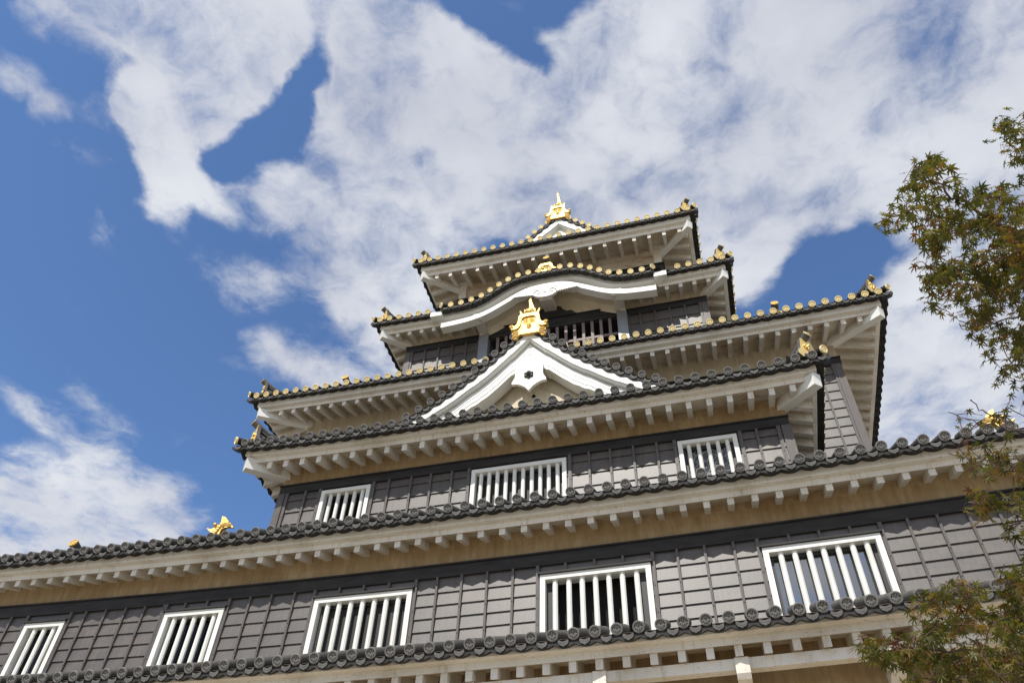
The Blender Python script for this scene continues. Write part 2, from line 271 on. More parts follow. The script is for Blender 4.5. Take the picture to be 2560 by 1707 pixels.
class MB:
    def __init__(s): s.v = []; s.f = []; s.m = []
    def add(s, vs, fs, mat=0):
        o = len(s.v); s.v += [tuple(p) for p in vs]; s.f += [tuple(i + o for i in f) for f in fs]; s.m += [mat] * len(fs)
    def grid(s, rows, mat=0):                    # rows of points -> quads
        n = len(rows[0]); vs = [p for r in rows for p in r]
        s.add(vs, [(i * n + j, i * n + j + 1, (i + 1) * n + j + 1, (i + 1) * n + j) for i in range(len(rows) - 1) for j in range(n - 1)], mat)
    def box(s, x0, x1, y0, y1, z0, z1, mat=0, n=1):
        rows = []
        for i in range(n + 1):
            x = x0 + (x1 - x0) * i / n
            rows.append([(x, y0, z0), (x, y1, z0), (x, y1, z1), (x, y0, z1), (x, y0, z0)])
        s.grid(rows, mat)
        for r in (rows[0], rows[-1]): s.add(r[:4], [(0, 1, 2, 3)], mat)
    def hexa(s, a, b, mat=0):                    # two quads joined
        s.add(list(a) + list(b), [(0, 1, 2, 3), (4, 5, 6, 7), (0, 1, 5, 4), (1, 2, 6, 5), (2, 3, 7, 6), (3, 0, 4, 7)], mat)
    def beam(s, p, q, w, h, mat=0, up=Vector((0, 0, 1))):   # square timber from p to q, top along the line
        p, q = Vector(p), Vector(q); d = (q - p).normalized(); r = d.cross(up).normalized() * (w / 2); u = r.cross(d).normalized() * h
        s.hexa([p - r, p + r, p + r - u, p - r - u], [q - r, q + r, q + r - u, q - r - u], mat)
    def tube(s, pts, rs, n=8, mat=0, cap=True):
        pts = [Vector(p) for p in pts]; rows = []; prev = None
        for i, p in enumerate(pts):
            d = (pts[min(i + 1, len(pts) - 1)] - pts[max(i - 1, 0)]).normalized()
            a = prev if prev is not None else (Vector((0, 0, 1)) if abs(d.z) < 0.9 else Vector((1, 0, 0)))
            a = (a - d * a.dot(d)).normalized(); prev = a; b = d.cross(a)
            rows.append([p + (a * math.cos(2 * PI * k / n) + b * math.sin(2 * PI * k / n)) * rs[i] for k in range(n + 1)])
        s.grid(rows, mat)
        if cap:
            for r in (rows[0], rows[-1]): s.add(r[:n], [tuple(range(n))], mat)
    def plate(s, outline, fn, t, mat=0, rim=None):   # outline (a,b) -> fn(a,b,depth), thickness t
        n = len(outline); fr = [fn(a, b, 0) for a, b in outline]; bk = [fn(a, b, t) for a, b in outline]
        s.add(fr, [tuple(range(n))], mat); s.add(bk, [tuple(range(n))], mat)
        s.add(fr + bk, [(i, (i + 1) % n, n + (i + 1) % n, n + i) for i in range(n)], mat if rim is None else rim)
    def ball(s, c, r, mat=0, n=8, sc=(1, 1, 1)):
        rows = [[(c[0] + r * sc[0] * math.sin(PI * i / n) * math.cos(2 * PI * k / (2 * n)), c[1] + r * sc[1] * math.sin(PI * i / n) * math.sin(2 * PI * k / (2 * n)), c[2] + r * sc[2] * math.cos(PI * i / n)) for k in range(2 * n + 1)] for i in range(n + 1)]
        s.grid(rows, mat)
    def mesh(s, name, mats, warp=False, smooth=False):
        me = bpy.data.meshes.new(name); v = s.v
        if warp: v = [(x, y, z + bend(x)) for x, y, z in v]
        me.from_pydata(v, [], s.f)
        for m in mats: me.materials.append(MATS[m])
        me.polygons.foreach_set('material_index', s.m)
        if smooth: me.polygons.foreach_set('use_smooth', [True] * len(s.f)); me.set_sharp_from_angle(angle=rad(40))
        me.update()
        return me
    def build(s, name, mats, parent=None, warp=False, smooth=False):
        return link(name, s.mesh(name, mats, warp, smooth), parent)

def link(name, me, parent=None, mat=None):
    o = bpy.data.objects.new(name, me); COL.objects.link(o)
    if mat is not None: o.matrix_basis = mat
    if parent is not None:
        o.parent = parent
        if parent.type == 'EMPTY': o.matrix_parent_inverse = Matrix.Translation(parent.location).inverted()
    return o

# ------------------------------------------------------------------ the castle keep
CX = -3.1
castle = bpy.data.objects.new('castle_keep', None); COL.objects.link(castle)
castle.location = (CX, 14.0, GROUND); castle.empty_display_size = 2
castle['label'] = 'black and white tiered castle keep with gold tipped roofs, gables and barred windows'
castle['category'] = 'castle'
SLOPE = 0.47
# Z/Y = height and distance of the row of round end tiles; x0/x1 eave corners; tile = first tile, count
TIERS = [
    dict(k=0, Y=9.538, Z=4.623, x0=-13.9, x1=6.0, yb=17, sag=0, warp=True, tx=-10.566 - 3 * .28, nt=60, dw=0.962, rs=1, ft=-.065, fb=-.16, tt=-.225, tb=-.36, rx=-1.614, rp=.348, gold=False, dtop=0.96),
    dict(k=1, Y=9.757, Z=6.966, x0=-13.9, x1=5.45, yb=18, sag=0, warp=True, tx=-12.277 - 2 * .28, nt=62, dw=0.743, rs=1, ft=-.115, fb=-.255, tt=-.30, tb=-.405, rx=-1.683, rp=.346, gold=False, dtop=4.1),
    dict(k=2, Y=10.250, Z=9.344, x0=-8.66, x1=2.38, yb=13.85, sag=.111, warp=False, tx=-8.456, nt=39, dw=0.85, rs=.89, ft=-.10, fb=-.245, tt=-.275, tb=-.417, rx=-2.053, rp=.3485, gold=False, dtop=1.5),
    dict(k=3, Y=12.745, Z=13.223, x0=-10.87, x1=4.68, yb=20, sag=.088, warp=False, tx=-10.657, nt=55, dw=1.105, rs=1.12, ft=-.11, fb=-.33, tt=-.35, tb=-.47, rx=0.481, rp=.3495, gold=True, dtop=1.2),
    dict(k=4, Y=13.051, Z=15.740, x0=-7.97, x1=1.69, yb=19.5, sag=.058, warp=False, tx=-7.763, nt=34, dw=0.85, rs=.9, ft=-.07, fb=-.31, tt=-.335, tb=-.455, rx=0.356, rp=.3485, gold=True, dtop=1.3),
    dict(k=5, Y=13.170, Z=18.245, x0=-7.13, x1=1.13, yb=19, sag=.046, warp=False, tx=-6.918, nt=29, dw=1.18, rs=.95, ft=-.17, fb=-.38, tt=-.42, tb=-.56, rx=-1.065, rp=.4155, gold=True, dtop=1.4),
]
WALLS = [None, (10.5, -13.1, 4.7), (11.1, -7.9, 1.62), (13.85, -9.65, 3.42), (13.9, -7.2, .93), (14.35, -6.03, 0.0)]

def lift(T, x, y, side, d):
    if T['warp']: return 0.0
    half = (T['nt'] - 1) * .14; xc = T['tx'] + half; sag = T['sag']
    f = max(0.0, 1 - max(0, d) / T['dw'])
    if side == 'front': return sag * min(1.25, abs((x - xc) / half)) ** 4 * f
    return sag * 1.2 * max(0.0, 1 - (y - T['Y']) / 4.0) ** 2 * f
def rim(T, side, t, d, z, rs=None):
    rs = T['rs'] if rs is None else rs
    if side == 'front':
        a, b = T['x0'] + d * rs, T['x1'] - d * rs; x = a + (b - a) * t; y = T['Y'] + d
    else:
        y = T['Y'] + d + (T['yb'] - T['Y'] - d) * t; x = T['x0'] + d * rs if side == 'left' else T['x1'] - d * rs
    return (x, y, T['Z'] + z + lift(T, x, y, side, d))
def sweep(mb, T, prof, mat, sides=('front', 'left', 'right'), nseg=48, rs=None, gap=None, half=None):
    if half: sides = ('front', half)
    for sd in sides:
        ts = [i / nseg for i in range(nseg + 1)]
        runs = [ts]
        if sd == 'front' and gap:
            w = T['x1'] - T['x0']; ga, gb = (gap[0] - T['x0']) / w, (gap[1] - T['x0']) / w
            runs = [[t for t in ts if t < ga] + [ga], [gb] + [t for t in ts if t > gb]]
        if sd == 'front' and half: runs = [runs[0] if half == 'left' else runs[1]]
        for r in runs: mb.grid([[rim(T, sd, t, d, z, rs) for t in r] for d, z in prof], mat)

# ---- one round end tile with its roll running up the roof; the disc carries a leaf crest
def end_tile_mesh(gold, length=0.95, rolls=True, name='end_tile'):
    mb = MB(); n = 20; R = 0.078; D = 1 if gold else 2
    ring = lambda r, y: [(r * math.cos(2 * PI * k / n), y, r * math.sin(2 * PI * k / n)) for k in range(n + 1)]
    mb.grid([ring(R, 0.035), ring(R, 0.004), ring(R - .004, 0), ring(R - .018, 0), ring(R - .021, .010)], D)
    back = ring(R - .021, .010)[:n]; mb.add(back, [tuple(range(n))], D if gold else 0)
    mb.grid([ring(R, 0.035), ring(R - .008, .05), ring(R - .008, length)], 0)
    e = ring(R - .008, length)[:n]; mb.add(e, [tuple(range(n))], 0)
    def blob(cx, cz, rx, rz, rot, y=0.002):       # little raised leaf
        pts = []
        for k in range(8):
            a = 2 * PI * k / 8; u, w = rx * math.cos(a), rz * math.sin(a)
            pts.append((cx + u * math.cos(rot) - w * math.sin(rot), 0.0095, cz + u * math.sin(rot) + w * math.cos(rot)))
        mb.add(pts + [(cx, y, cz)], [(k, (k + 1) % 8, 8) for k in range(8)], D)
    if gold:
        for k in range(3):                         # three round leaves about a middle
            a = PI / 2 + 2 * PI * k / 3; blob(.027 * math.cos(a), .027 * math.sin(a), .026, .022, a, -.002)
        for k in range(3):
            a = -PI / 2 + 2 * PI * k / 3; blob(.042 * math.cos(a), .042 * math.sin(a), .012, .006, a)
        blob(0, 0, .009, .009, 0, -.004)
    else:
        for k in range(5):                         # five pointed leaves hanging, flower heads above
            a = -PI / 2 + (k - 2) * .62; blob(.036 * math.cos(a), .036 * math.sin(a) + .004, .024, .010, a, 0.0)
        for sx in (-.028, 0, .028):
            for q in range(3): blob(sx + (q - 1) * .003, .014 + q * .014 + (0.008 if sx == 0 else 0), .009, .006, 0, .001)
    return mb.mesh(name, ['black_tile' if gold else 'grey_tile', 'gold_disc', 'pale_tile'], smooth=True)
TILE_GREY = end_tile_mesh(False); TILE_GOLD = end_tile_mesh(True)
TILE_GREY_S = end_tile_mesh(False, 0.34); TILE_GOLD_S = end_tile_mesh(True, 0.34)
quota = {'end_tile': 100, 'gilded_end_tile': 100, 'rafter': 100}
extra = {'end_tile': [], 'gilded_end_tile': []}
extra_rafters = MB()
TILT = math.atan(SLOPE)
CORNER_SHORT = 3
def end_tile(parent, x, y, z, gold, yaw=0.0, tilt=TILT, short=False, roll=0.0):
    m = Matrix.Translation((x, y, z)) @ Matrix.Rotation(yaw, 4, 'Z') @ Matrix.Rotation(tilt, 4, 'X') @ Matrix.Rotation(roll + random.uniform(-.06, .06), 4, 'Y')
    me = (TILE_GOLD_S if gold else TILE_GREY_S) if short else (TILE_GOLD if gold else TILE_GREY)
    kind = 'gilded_end_tile' if gold else 'end_tile'
    if parent is not None and quota[kind] > 0:
        quota[kind] -= 1; link(kind, me, parent, m)
    else: extra[kind].append((me, m))
# ---- the curved eave tile that hangs between two round ones: pale lip with a scalloped edge
def lip(mb, Pq, i0=0, i1=1):
    """P(t, z, dy) -> point; t 0..1 between tile centres"""
    P = lambda t, z, d: Pq(t, z, d + .032)
    n = 10; ts = [0.25 + 0.50 * k / n for k in range(n + 1)]
    s = [math.sin(PI * k / n) for k in range(n + 1)]
    top = [P(t, -.045 - .032 * a, -.006) for t, a in zip(ts, s)]
    scal = [-.088 - .044 * a - .012 * abs(math.sin(3 * PI * k / n)) * (1 if 0 < k < n else 0) for k, a in enumerate(s)]
    bot = [P(t, z, -.006) for t, z in zip(ts, scal)]
    mb.grid([top, bot], 1)
    mb.grid([top, [P(t, -.045 - .032 * a, .02) for t, a in zip(ts, s)]], 1)
    mb.grid([bot, [P(t, z, .02) for t, z in zip(ts, scal)]], 0)
    for c in (.36, .453, .547, .64):                # dark curls pressed into the lip
        a = math.sin(PI * (c - .25) / .50); zc = -.070 - .036 * a
        mb.grid([[P(c + (q - 1.5) * .022, zc + .010 * (1 - abs(q - 1.5) / 1.5), -.009) for q in range(4)], [P(c + (q - 1.5) * .022, zc - .004 + .010 * (1 - abs(q - 1.5) / 1.5) * .3, -.009) for q in range(4)]], 0)
    tf = [k / n for k in range(n + 1)]; sf = [math.sin(PI * t) for t in tf]
    under = lambda d: [P(t, -.108 - .042 * a + (d - .015) * SLOPE * .6, d) for t, a in zip(tf, sf)]
    over = lambda d: [P(t, -.020 - .034 * a + d * SLOPE, d) for t, a in zip(tf, sf)]
    mb.grid([under(.015), under(.16)], 2)  # underside coloured black to paint in the shadow gap below the lip
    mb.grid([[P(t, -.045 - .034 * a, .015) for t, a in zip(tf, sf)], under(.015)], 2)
    mb.grid([over(.02), over(.55)], 0)

ROOFS = []
def tier_roof(T):
    gold = T['gold']; k = T['k']
    r = T['Z'] / T['Y']; d0 = .14 if k == 0 else .19; d1 = d0 + .11; T['d1'] = d1
    T['ft'] += (d0 - .10) * r; T['fb'] += (d0 - .10) * r; T['tt'] += (d1 - .28) * r; T['tb'] += (d1 - .28) * r
    mb = MB(); roof_mats = ['black_tile', 'lip_tile', 'black_tile'] if gold else ['grey_tile', 'lip_tile', 'black_tile']  # last slot blackens the undersides of grey tiles as painted shade
    kara = k == 4
    # tiled slope
    gap = (-5.07, -1.13) if kara else None
    fgap = (-6.2, -0.02) if kara else None
    sweep(mb, T, [(.02, -.055), (T['dw'], -.055 + SLOPE * T['dw']), (T['dtop'], -.055 + SLOPE * T['dtop'])], 0, gap=gap)
    if kara: sweep(mb, T, [(T['dw'], -.056 + SLOPE * T['dw']), (T['dtop'], -.056 + SLOPE * T['dtop'])], 0, sides=('front',))
    sweep(mb, T, [(.06, -.10), (.06, -.05)], 0, gap=fgap)
    xs = [T['tx'] + .28 * i for i in range(T['nt'])]
    def P_front(xa, xb):
        def P(t, z, d):
            x = xa + (xb - xa) * t; return (x, T['Y'] + d, T['Z'] + z + lift(T, x, 0, 'front', 0))
        return P
    hidden = lambda x: kara and -6.35 < x < 0.12
    ends = [xs[0] - .28] + xs + [xs[-1] + .28]
    for a, b in zip(ends[:-1], ends[1:]):
        if not (hidden(a) and hidden(b)): lip(mb, P_front(a, b))
    side_t = []
    for sd, X, sg in (('left', T['x0'], 1), ('right', T['x1'], -1)):
        if k == 0: continue
        y = T['Y'] + .2
        while y < T['yb'] - .2:
            def P(t, z, d, y=y): return (X + sg * d, y + .28 * t, T['Z'] + z + lift(T, X, y + .28 * t, 'left', 0))
            lip(mb, P); side_t.append((X, y, T['Z'] + lift(T, X, y, 'left', 0), -sg * PI / 2)); y += .28
    roof = mb.build('roof', roof_mats, castle, T['warp'], smooth=True)
    roof['label'] = ['lowest grey tiled skirt roof under the biggest windows', 'wide grey tiled roof above the row of five windows', 'grey tiled eave below the big triangular gable',
                     'broad black tiled roof edged with gold discs', 'black tiled roof with a curved gable and gold discs', 'topmost black tiled roof with gold discs'][k]
    ROOFS.append(roof)
    for i, x in enumerate(xs):
        if hidden(x): continue
        end_tile(roof, x, T['Y'], T['Z'] + lift(T, x, 0, 'front', 0) + (bend(x) if T['warp'] else 0), gold, short=min(i, len(xs) - 1 - i) < 3)
    for X, y, z, yaw in side_t: end_tile(None, X, y, z + (bend(X) if T['warp'] else 0), gold or k == 2, yaw=yaw, short=y < T['Y'] + 1.1)
    # eave board, white double fascia, soffit
    mb = MB(); ft, fb, tt = T['ft'], T['fb'], T['tt']; dw = T['dw']
    sweep(mb, T, [(d0 - .055, -.02), (d0 - .05, ft), (d0 + .01, ft)], 0, gap=fgap); mb.build('eave_board', ['brown_board'], roof, T['warp'])
    halves = ('left', 'right') if kara else (None,)
    for hf in halves: mb = MB(); sweep(mb, T, [(d0, ft), (d0, fb + .012), (d0 + .012, fb), (d1, fb), (d1, tt)], 0, gap=fgap, half=hf); mb.build('fascia', ['plaster'], roof, T['warp'])
    zs = tt + .36 * (dw - d1)
    for hf in halves: mb = MB(); sweep(mb, T, [(d1, tt), (dw + .02, zs)], 0, gap=gap, half=hf); mb.build('soffit', ['soffit_plaster'], roof, T['warp'])
    # rafters
    def rafter(mb, sd, c, dend, w=.095, warp=False):
        tip, top, bot = d1 + .025, tt + .012, T['tb']
        for_d = [(tip, top, bot), (dend, top + .36 * (dend - tip), bot + .36 * (dend - tip))]
        q = []
        for d, a, b in for_d:
            if sd == 'front': q.append([(c - w / 2, T['Y'] + d, a), (c + w / 2, T['Y'] + d, a), (c + w / 2, T['Y'] + d, b), (c - w / 2, T['Y'] + d, b)])
            else:
                X = T['x0'] + d * T['rs'] if sd == 'left' else T['x1'] - d * T['rs']
                q.append([(X, c - w / 2, a), (X, c + w / 2, a), (X, c + w / 2, b), (X, c - w / 2, b)])
            q[-1] = [(x, y, T['Z'] + z + lift(T, x, y, sd, d) + (bend(x) if warp else 0)) for x, y, z in q[-1]]
        mb.hexa(q[0], q[1], 0)
    i = math.floor((T['x0'] - T['rx']) / T['rp'])
    while T['rx'] + i * T['rp'] < T['x1']:
        x = T['rx'] + i * T['rp']; i += 1
        edge = min(x - T['x0'], T['x1'] - x) / T['rs'] - .07
        if edge < d1 + .12 or (gap and gap[0] - .1 < x < gap[1] + .1): continue
        dq = min(dw + .02, edge); mb = MB()
        if quota['rafter'] > 0 and -14 < x < 5:
            quota['rafter'] -= 1; rafter(mb, 'front', x, dq); mb.build('rafter', ['plaster'], roof, T['warp'])
        else: rafter(extra_rafters, 'front', x, dq, warp=T['warp'])
    for sd in ('left', 'right'):
        if k in (0, 1): continue
        y = T['Y'] + .55
        while y < T['yb'] - .2:
            rafter(extra_rafters, sd, y, min(dw + .02, y - T['Y'] - .05)); y += T['rp']
    # hip rafters under the corners
    if k >= 2:
        for sg, X in ((1, T['x0']), (-1, T['x1'])):
            a = rim(T, 'left' if sg == 1 else 'right', 0, d0 + .03, fb - .05); b = rim(T, 'left' if sg == 1 else 'right', 0, dw + .05, zs + .02)
            mb = MB(); mb.beam(a, b, .17, .25, 0); mb.build('hip_rafter', ['white_paint'], roof)
            corner_ornament(roof, T, sg, X)

def corner_ornament(roof, T, sg, X):
    """diagonal corner tile, gold demon tile and the end of the hip ridge"""
    z = T['Z'] + T['sag'] * 1.2; gold = True; c = Vector((X, T['Y'], z));  din = Vector((sg * T['rs'], 1, 0)).normalized(); side = Vector((din.y, -din.x, 0))
    yaw = math.atan2(-din.x, din.y)
    end_tile(roof, c.x - din.x * .02, c.y - din.y * .02, c.z + .05, gold, yaw=yaw, tilt=rad(12), short=True)
    mb = MB(); up = Vector((0, 0, 1))
    # stacked hip ridge
    n = 8; A = c + din * .34
    for w, h0, h1, mt in ((.20, -.02, .12, 0), (.14, .12, .20, 1), (.19, .20, .225, 0), (.13, .225, .29, 1)):
        rows = []
        for i in range(n + 1):
            s = i / n * 1.35; p = A + din * s + up * (SLOPE * .62 * (s + .34) + .12 * max(0, 1 - s / .6) ** 2)
            k_ = .42 + .58 * max(0, 1 - s / .55) ** 1.6; rows.append([p + side * (-w / 2) + up * h0 * k_, p + side * (w / 2) + up * h0 * k_, p + side * (w / 2) + up * h1 * k_, p + side * (-w / 2) + up * h1 * k_, p + side * (-w / 2) + up * h0 * k_])
        mb.grid(rows, mt); mb.add(rows[0][:4], [(0, 1, 2, 3)], mt)
    tip = A + up * (.12 + .34 * SLOPE * .62 + .33)
    mb.tube([tip + din * 1.3 + up * .13, tip + din * .75 - up * .06, tip + din * .45 - up * .125, tip + din * .2 - up * .09, tip, tip - din * .14 + up * .08], [.05, .05, .055, .06, .07, .075], 12, 0)
    orn = mb.build('corner_ornament', ['grey_tile', 'black_tile'], roof, smooth=True)
    def fn(a, b, d): return A + side * (a * 1.2) + up * (b * 1.12 + .34 * SLOPE * .72 + .04) - din * (.05 - d)
    mb = MB(); out = [(0, .37), (.10, .34), (.125, .22), (.145, .10), (.20, .05), (.215, -.03), (.14, -.08), (.07, -.03), (0, -.02), (-.07, -.03), (-.14, -.08), (-.215, -.03), (-.20, .05), (-.145, .10), (-.125, .22), (-.10, .34)]
    mb.plate(out, fn, .07, 0, rim=2)
    for q in range(9):
        p = fn(random.uniform(-.07, .07), random.uniform(.03, .25), -.01); mb.ball(p, random.uniform(.018, .032), 1, 5)
    mb.build('demon_tile', ['bright_gold', 'old_gold', 'grey_tile'], orn, smooth=True)
    q = tip - din * .145 + up * .072; m = Matrix.Translation(q) @ Matrix.Rotation(yaw, 4, 'Z') @ Matrix.Rotation(rad(-24), 4, 'X') @ Matrix.Scale(.98, 4)
    mbd = MB(); r = .078
    ringp = lambda rr, y: [m @ Vector((rr * math.cos(2 * PI * k / 16), y, rr * math.sin(2 * PI * k / 16))) for k in range(17)]
    mbd.grid([ringp(r, .014), ringp(r, 0), ringp(r - .016, 0), ringp(r - .02, .008)], 0); mbd.add(ringp(r - .02, .008)[:16], [tuple(range(16))], 0)
    for k in range(3): mbd.ball(m @ Vector((.025 * math.cos(k * 2.1 + .5), .006, .025 * math.sin(k * 2.1 + .5))), .02, 0, 5, (1, .5, 1))
    mbd.build('ridge_disc', ['gold_disc'], orn, smooth=True)

for T in TIERS: tier_roof(T)

# ------------------------------------------------------------------ walls and windows
def window_unit(x0, x1, ztop, zbot, Y, bars, pane, warp, fw=.08, fd=.065, lintel=True, label=None, br=.041, wall_d=.14):
    mb = MB(); f, b = Y - fd, Y + wall_d
    mb.box(x0, x1, f, b, ztop - fw, ztop, 0, 8); mb.box(x0, x0 + fw, f + .002, b - .002, zbot, ztop - fw, 0); mb.box(x1 - fw, x1, f + .002, b - .002, zbot, ztop - fw, 0)
    mb.box(x0, x1, f, b, zbot - fw, zbot, 0, 8)
    w = mb.build('window', ['white_paint'], castle, warp)
    if label: w['label'] = label
    for x in bars:
        mb = MB(); n = 8; rows = [[(x + br * math.cos(PI / 8 + 2 * PI * k / n), Y + .005 + br * math.sin(PI / 8 + 2 * PI * k / n), z) for k in range(n + 1)] for z in (zbot, ztop - fw + .01)]
        mb.grid(rows, 0); mb.build('bar', ['white_paint'], w, warp)
    mb = MB(); mb.box(x0 + fw, x1 - fw, Y + .10, Y + .115, zbot, ztop - fw, 0, 6)
    if pane != 'dark_room':
        fr = .05; xs = [x0 + fw, (x0 + x1) / 2 - fr / 2, x1 - fw - fr] if x1 - x0 > 1.2 else [x0 + fw, x1 - fw - fr]
        for xx in xs: mb.box(xx, xx + fr, Y + .06, Y + .098, zbot, ztop - fw - .002, 1)
        mb.box(x0 + fw + fr, x1 - fw - fr, Y + .062, Y + .098, ztop - fw - .06, ztop - fw - .003, 1, 6)
    else:
        mb = MB(); mb.box(x0 + fw, x1 - fw, Y + .75, Y + .76, zbot, ztop, 0); mb.box(x0 + .05, x0 + fw - .002, Y + .16, Y + .75, zbot, ztop, 0); mb.box(x1 - fw + .002, x1 - .05, Y + .16, Y + .75, zbot, ztop, 0); mb.box(x0 + fw, x1 - fw, Y + .15, Y + .75, ztop - fw, ztop - fw + .01, 0)
        mb.box(x0 + fw, x0 + fw + .09, Y + .06, Y + .10, zbot, ztop - fw - .002, 1); mb.box(x1 - fw - .10, x1 - fw, Y + .06, Y + .10, zbot, ztop - fw - .002, 1)
    mb.build('pane', [pane, 'black_iron'], w, warp)
    if lintel:
        mb = MB(); mb.box(x0 - .035, x1 + .035, Y - .10, Y - .002, ztop + .003, ztop + .032, 0, 8); mb.build('lintel', ['black_beam'], w, warp)

def cladding(Y, x0, x1, lines, battens, belt, holes, warp, label, belt_x=None, post=None, bottom=None, cove_top=None):
    """lapped boards between the windows, battens over them, black beam on top"""
    mb = MB(); zb_min = lines[-1]
    for zt, zb in zip(lines[:-1], lines[1:]):
        cuts = [(h[0], h[1]) for h in holes if h[2] > zb + .01 and h[3] < zt - .01]; xs = [x0] + [c for h in sorted(cuts) for c in h] + [x1]
        for a, b in zip(xs[0::2], xs[1::2]):
            if b - a < .01: continue
            n = max(2, int((b - a) / .4))
            row = lambda y, z: [(a + (b - a) * i / n, y, z) for i in range(n + 1)]
            mb.grid([row(Y + .004, zt + .01), row(Y - .020, zb), row(Y + .02, zb)], 0)
    for h in holes:                               # board strip between beam and window head
        if lines[1] < h[2] < lines[0] - .03:
            mb.grid([[(h[0] + (h[1] - h[0]) * i / 4, Y - .003, z) for i in range(5)] for z in (lines[0], h[2])], 0)
    body = mb.build('wall', ['black_cladding'], castle, warp); body['label'] = label
    for x, w in battens:
        mb = MB(); nail = [belt[1] - .12 - .41 * i for i in range(4)]
        tops = [belt[1] + .002]; zb = zb_min
        for h in holes:
            if h[0] - .01 < x < h[1] + .01: zb = h[2] + .033
        if zb < tops[0] - .02: mb.box(x - w / 2, x + w / 2, Y - .05, Y - .004, zb, tops[0], 0); [mb.ball((x, Y - .05, z), .009, 1, 4) for z in nail if zb + .03 < z]; mb.build('batten', ['batten_wood', 'black_iron'], body, warp)
    bx = belt_x or (x0 - .02, x1 + .02)
    mb = MB(); mb.box(bx[0], bx[1], Y - .045, Y + .06, belt[1], belt[0], 0, 24); mb.box(bx[0] - .01, bx[1] + .01, Y - .075, Y + .06, belt[0] + .002, belt[0] + .028, 0, 24); mb.build('wall_beam', ['black_beam'], body, warp)
    if post:
        for a, b in post:
            mb = MB(); mb.box(a, b, Y - .055, Y + .1, zb_min, belt[1] - .002, 0); mb.build('corner_post', ['batten_wood'], body, warp)
    return body

def cove(body, T, belt_top, x0=None, x1=None, gap=None):
    zs = T['tt'] + .36 * (T['dw'] - T['d1']); dw = T['dw']; zb = belt_top - T['Z']
    for hf in (('left', 'right') if gap else (None,)):
        mb = MB(); sweep(mb, T, [(dw - .10, zs - .03), (dw - .05, zs - .06), (dw - .012, zs - .13), (dw, zs - .22), (dw, zb)], 0, gap=gap, half=hf)
        mb.build('plaster_band', ['stained_plaster' if T['k'] < 3 else 'aged_plaster'], body, T['warp'])

# storey above the lowest roof: five windows
B_WINS = [(-11.83, -11.0, 6.03, 4.8), (-9.0, -7.88, 6.03, 4.8), (-6.25, -4.59, 6.03, 4.8), (-2.55, -.89, 6.02, 4.8), (.70, 2.30, 6.02, 4.8)]
bt = [-12.65, -12.23, -10.65, -10.25, -9.85, -9.47, -9.09, -8.68, -8.26, -7.46, -7.07, -6.65, -5.86, -5.44, -5.01, -4.2, -3.8, -3.39, -2.98, -2.16, -1.72, -1.29, -.49, -.09, .32, 1.1, 1.52, 1.94, 2.71, 3.1, 3.49, 3.87, 4.27]
jamb = [-11.87, -10.96, -9.04, -7.84, -6.29, -4.55, -2.59, -.85, .66, 2.34]
body1 = cladding(10.5, -13.1, 4.7, [6.2, 5.945, 5.74, 5.535, 5.33, 5.125, 4.92, 4.75], [(x, .036) for x in bt] + [(x, .052) for x in jamb], (6.38, 6.19), B_WINS, True, 'long black clad wall with five barred windows')
cove(body1, TIERS[1], 6.40)
labels = ['barred window nearest the left edge with three white bars', 'barred window with five white bars and dark glass', 'barred window with seven bars and wire mesh behind', 'open barred window with seven white bars over a dark room', 'barred window with glass reflecting the sky']
bars = [[-11.62, -11.42, -11.22], [-8.82, -8.63, -8.44, -8.26, -8.07], [-6.03, -5.83, -5.63, -5.43, -5.23, -5.03, -4.83], [-2.33, -2.12, -1.92, -1.72, -1.52, -1.32, -1.11], [.94, 1.13, 1.325, 1.52, 1.715, 1.91, 2.10]]
for h, bb, pn, lb in zip(B_WINS, bars, ['dark_glass', 'dark_glass', 'wire_mesh', 'dark_room', 'sky_glass'], labels): window_unit(h[0], h[1], h[2], 4.85, 10.5, bb, pn, True, label=lb)

# projecting storey under the triangular gable
C_WINS = [(-6.98, -5.98, 8.63, 7.6), (-3.99, -2.23, 8.63, 7.6), (-.26, .74, 8.64, 7.6)]
body2 = cladding(11.1, -7.9, 1.62, [8.70, 8.53, 8.27, 8.0, 7.74, 7.5], [(x, .04) for x in (-7.34, -5.62, -5.18, -4.79, -4.38, -1.82, -1.44, -1.03, -.62, 1.08)] + [(x, .06) for x in (-7.73, -7.03, -5.93, -4.05, -2.17, -.31, .80, 1.44)], (8.86, 8.695), C_WINS, False, 'black clad bay wall with three barred windows', post=[(-7.92, -7.78), (1.49, 1.645)])
cove(body2, TIERS[2], 8.885)
for h, bb, pn, lb in zip(C_WINS, [[-6.80, -6.64, -6.475, -6.31, -6.15], [-3.82, -3.665, -3.51, -3.35, -3.19, -3.03, -2.87, -2.715, -2.56, -2.40], [-.08, .085, .25, .41, .57]], ['dark_glass', 'wire_mesh', 'wired_glass'],
        ['small barred window with five bars at the left of the bay', 'wide barred window with ten bars in the middle of the bay', 'small barred window with cracked wired glass']):
    window_unit(h[0], h[1], h[2] + .004, 7.62, 11.1, bb, pn, False, fw=.075, lintel=False, label=lb, br=.037)
mb = MB(); mb.box(-7.88, -7.86, 11.15, 13.8, 7.4, 8.85, 0); mb.build('side_wall', ['black_cladding'], body2)
mb = MB(); mb.box(1.58, 1.60, 11.15, 13.8, 7.4, 8.85, 0); mb.build('side_wall', ['black_cladding'], body2)

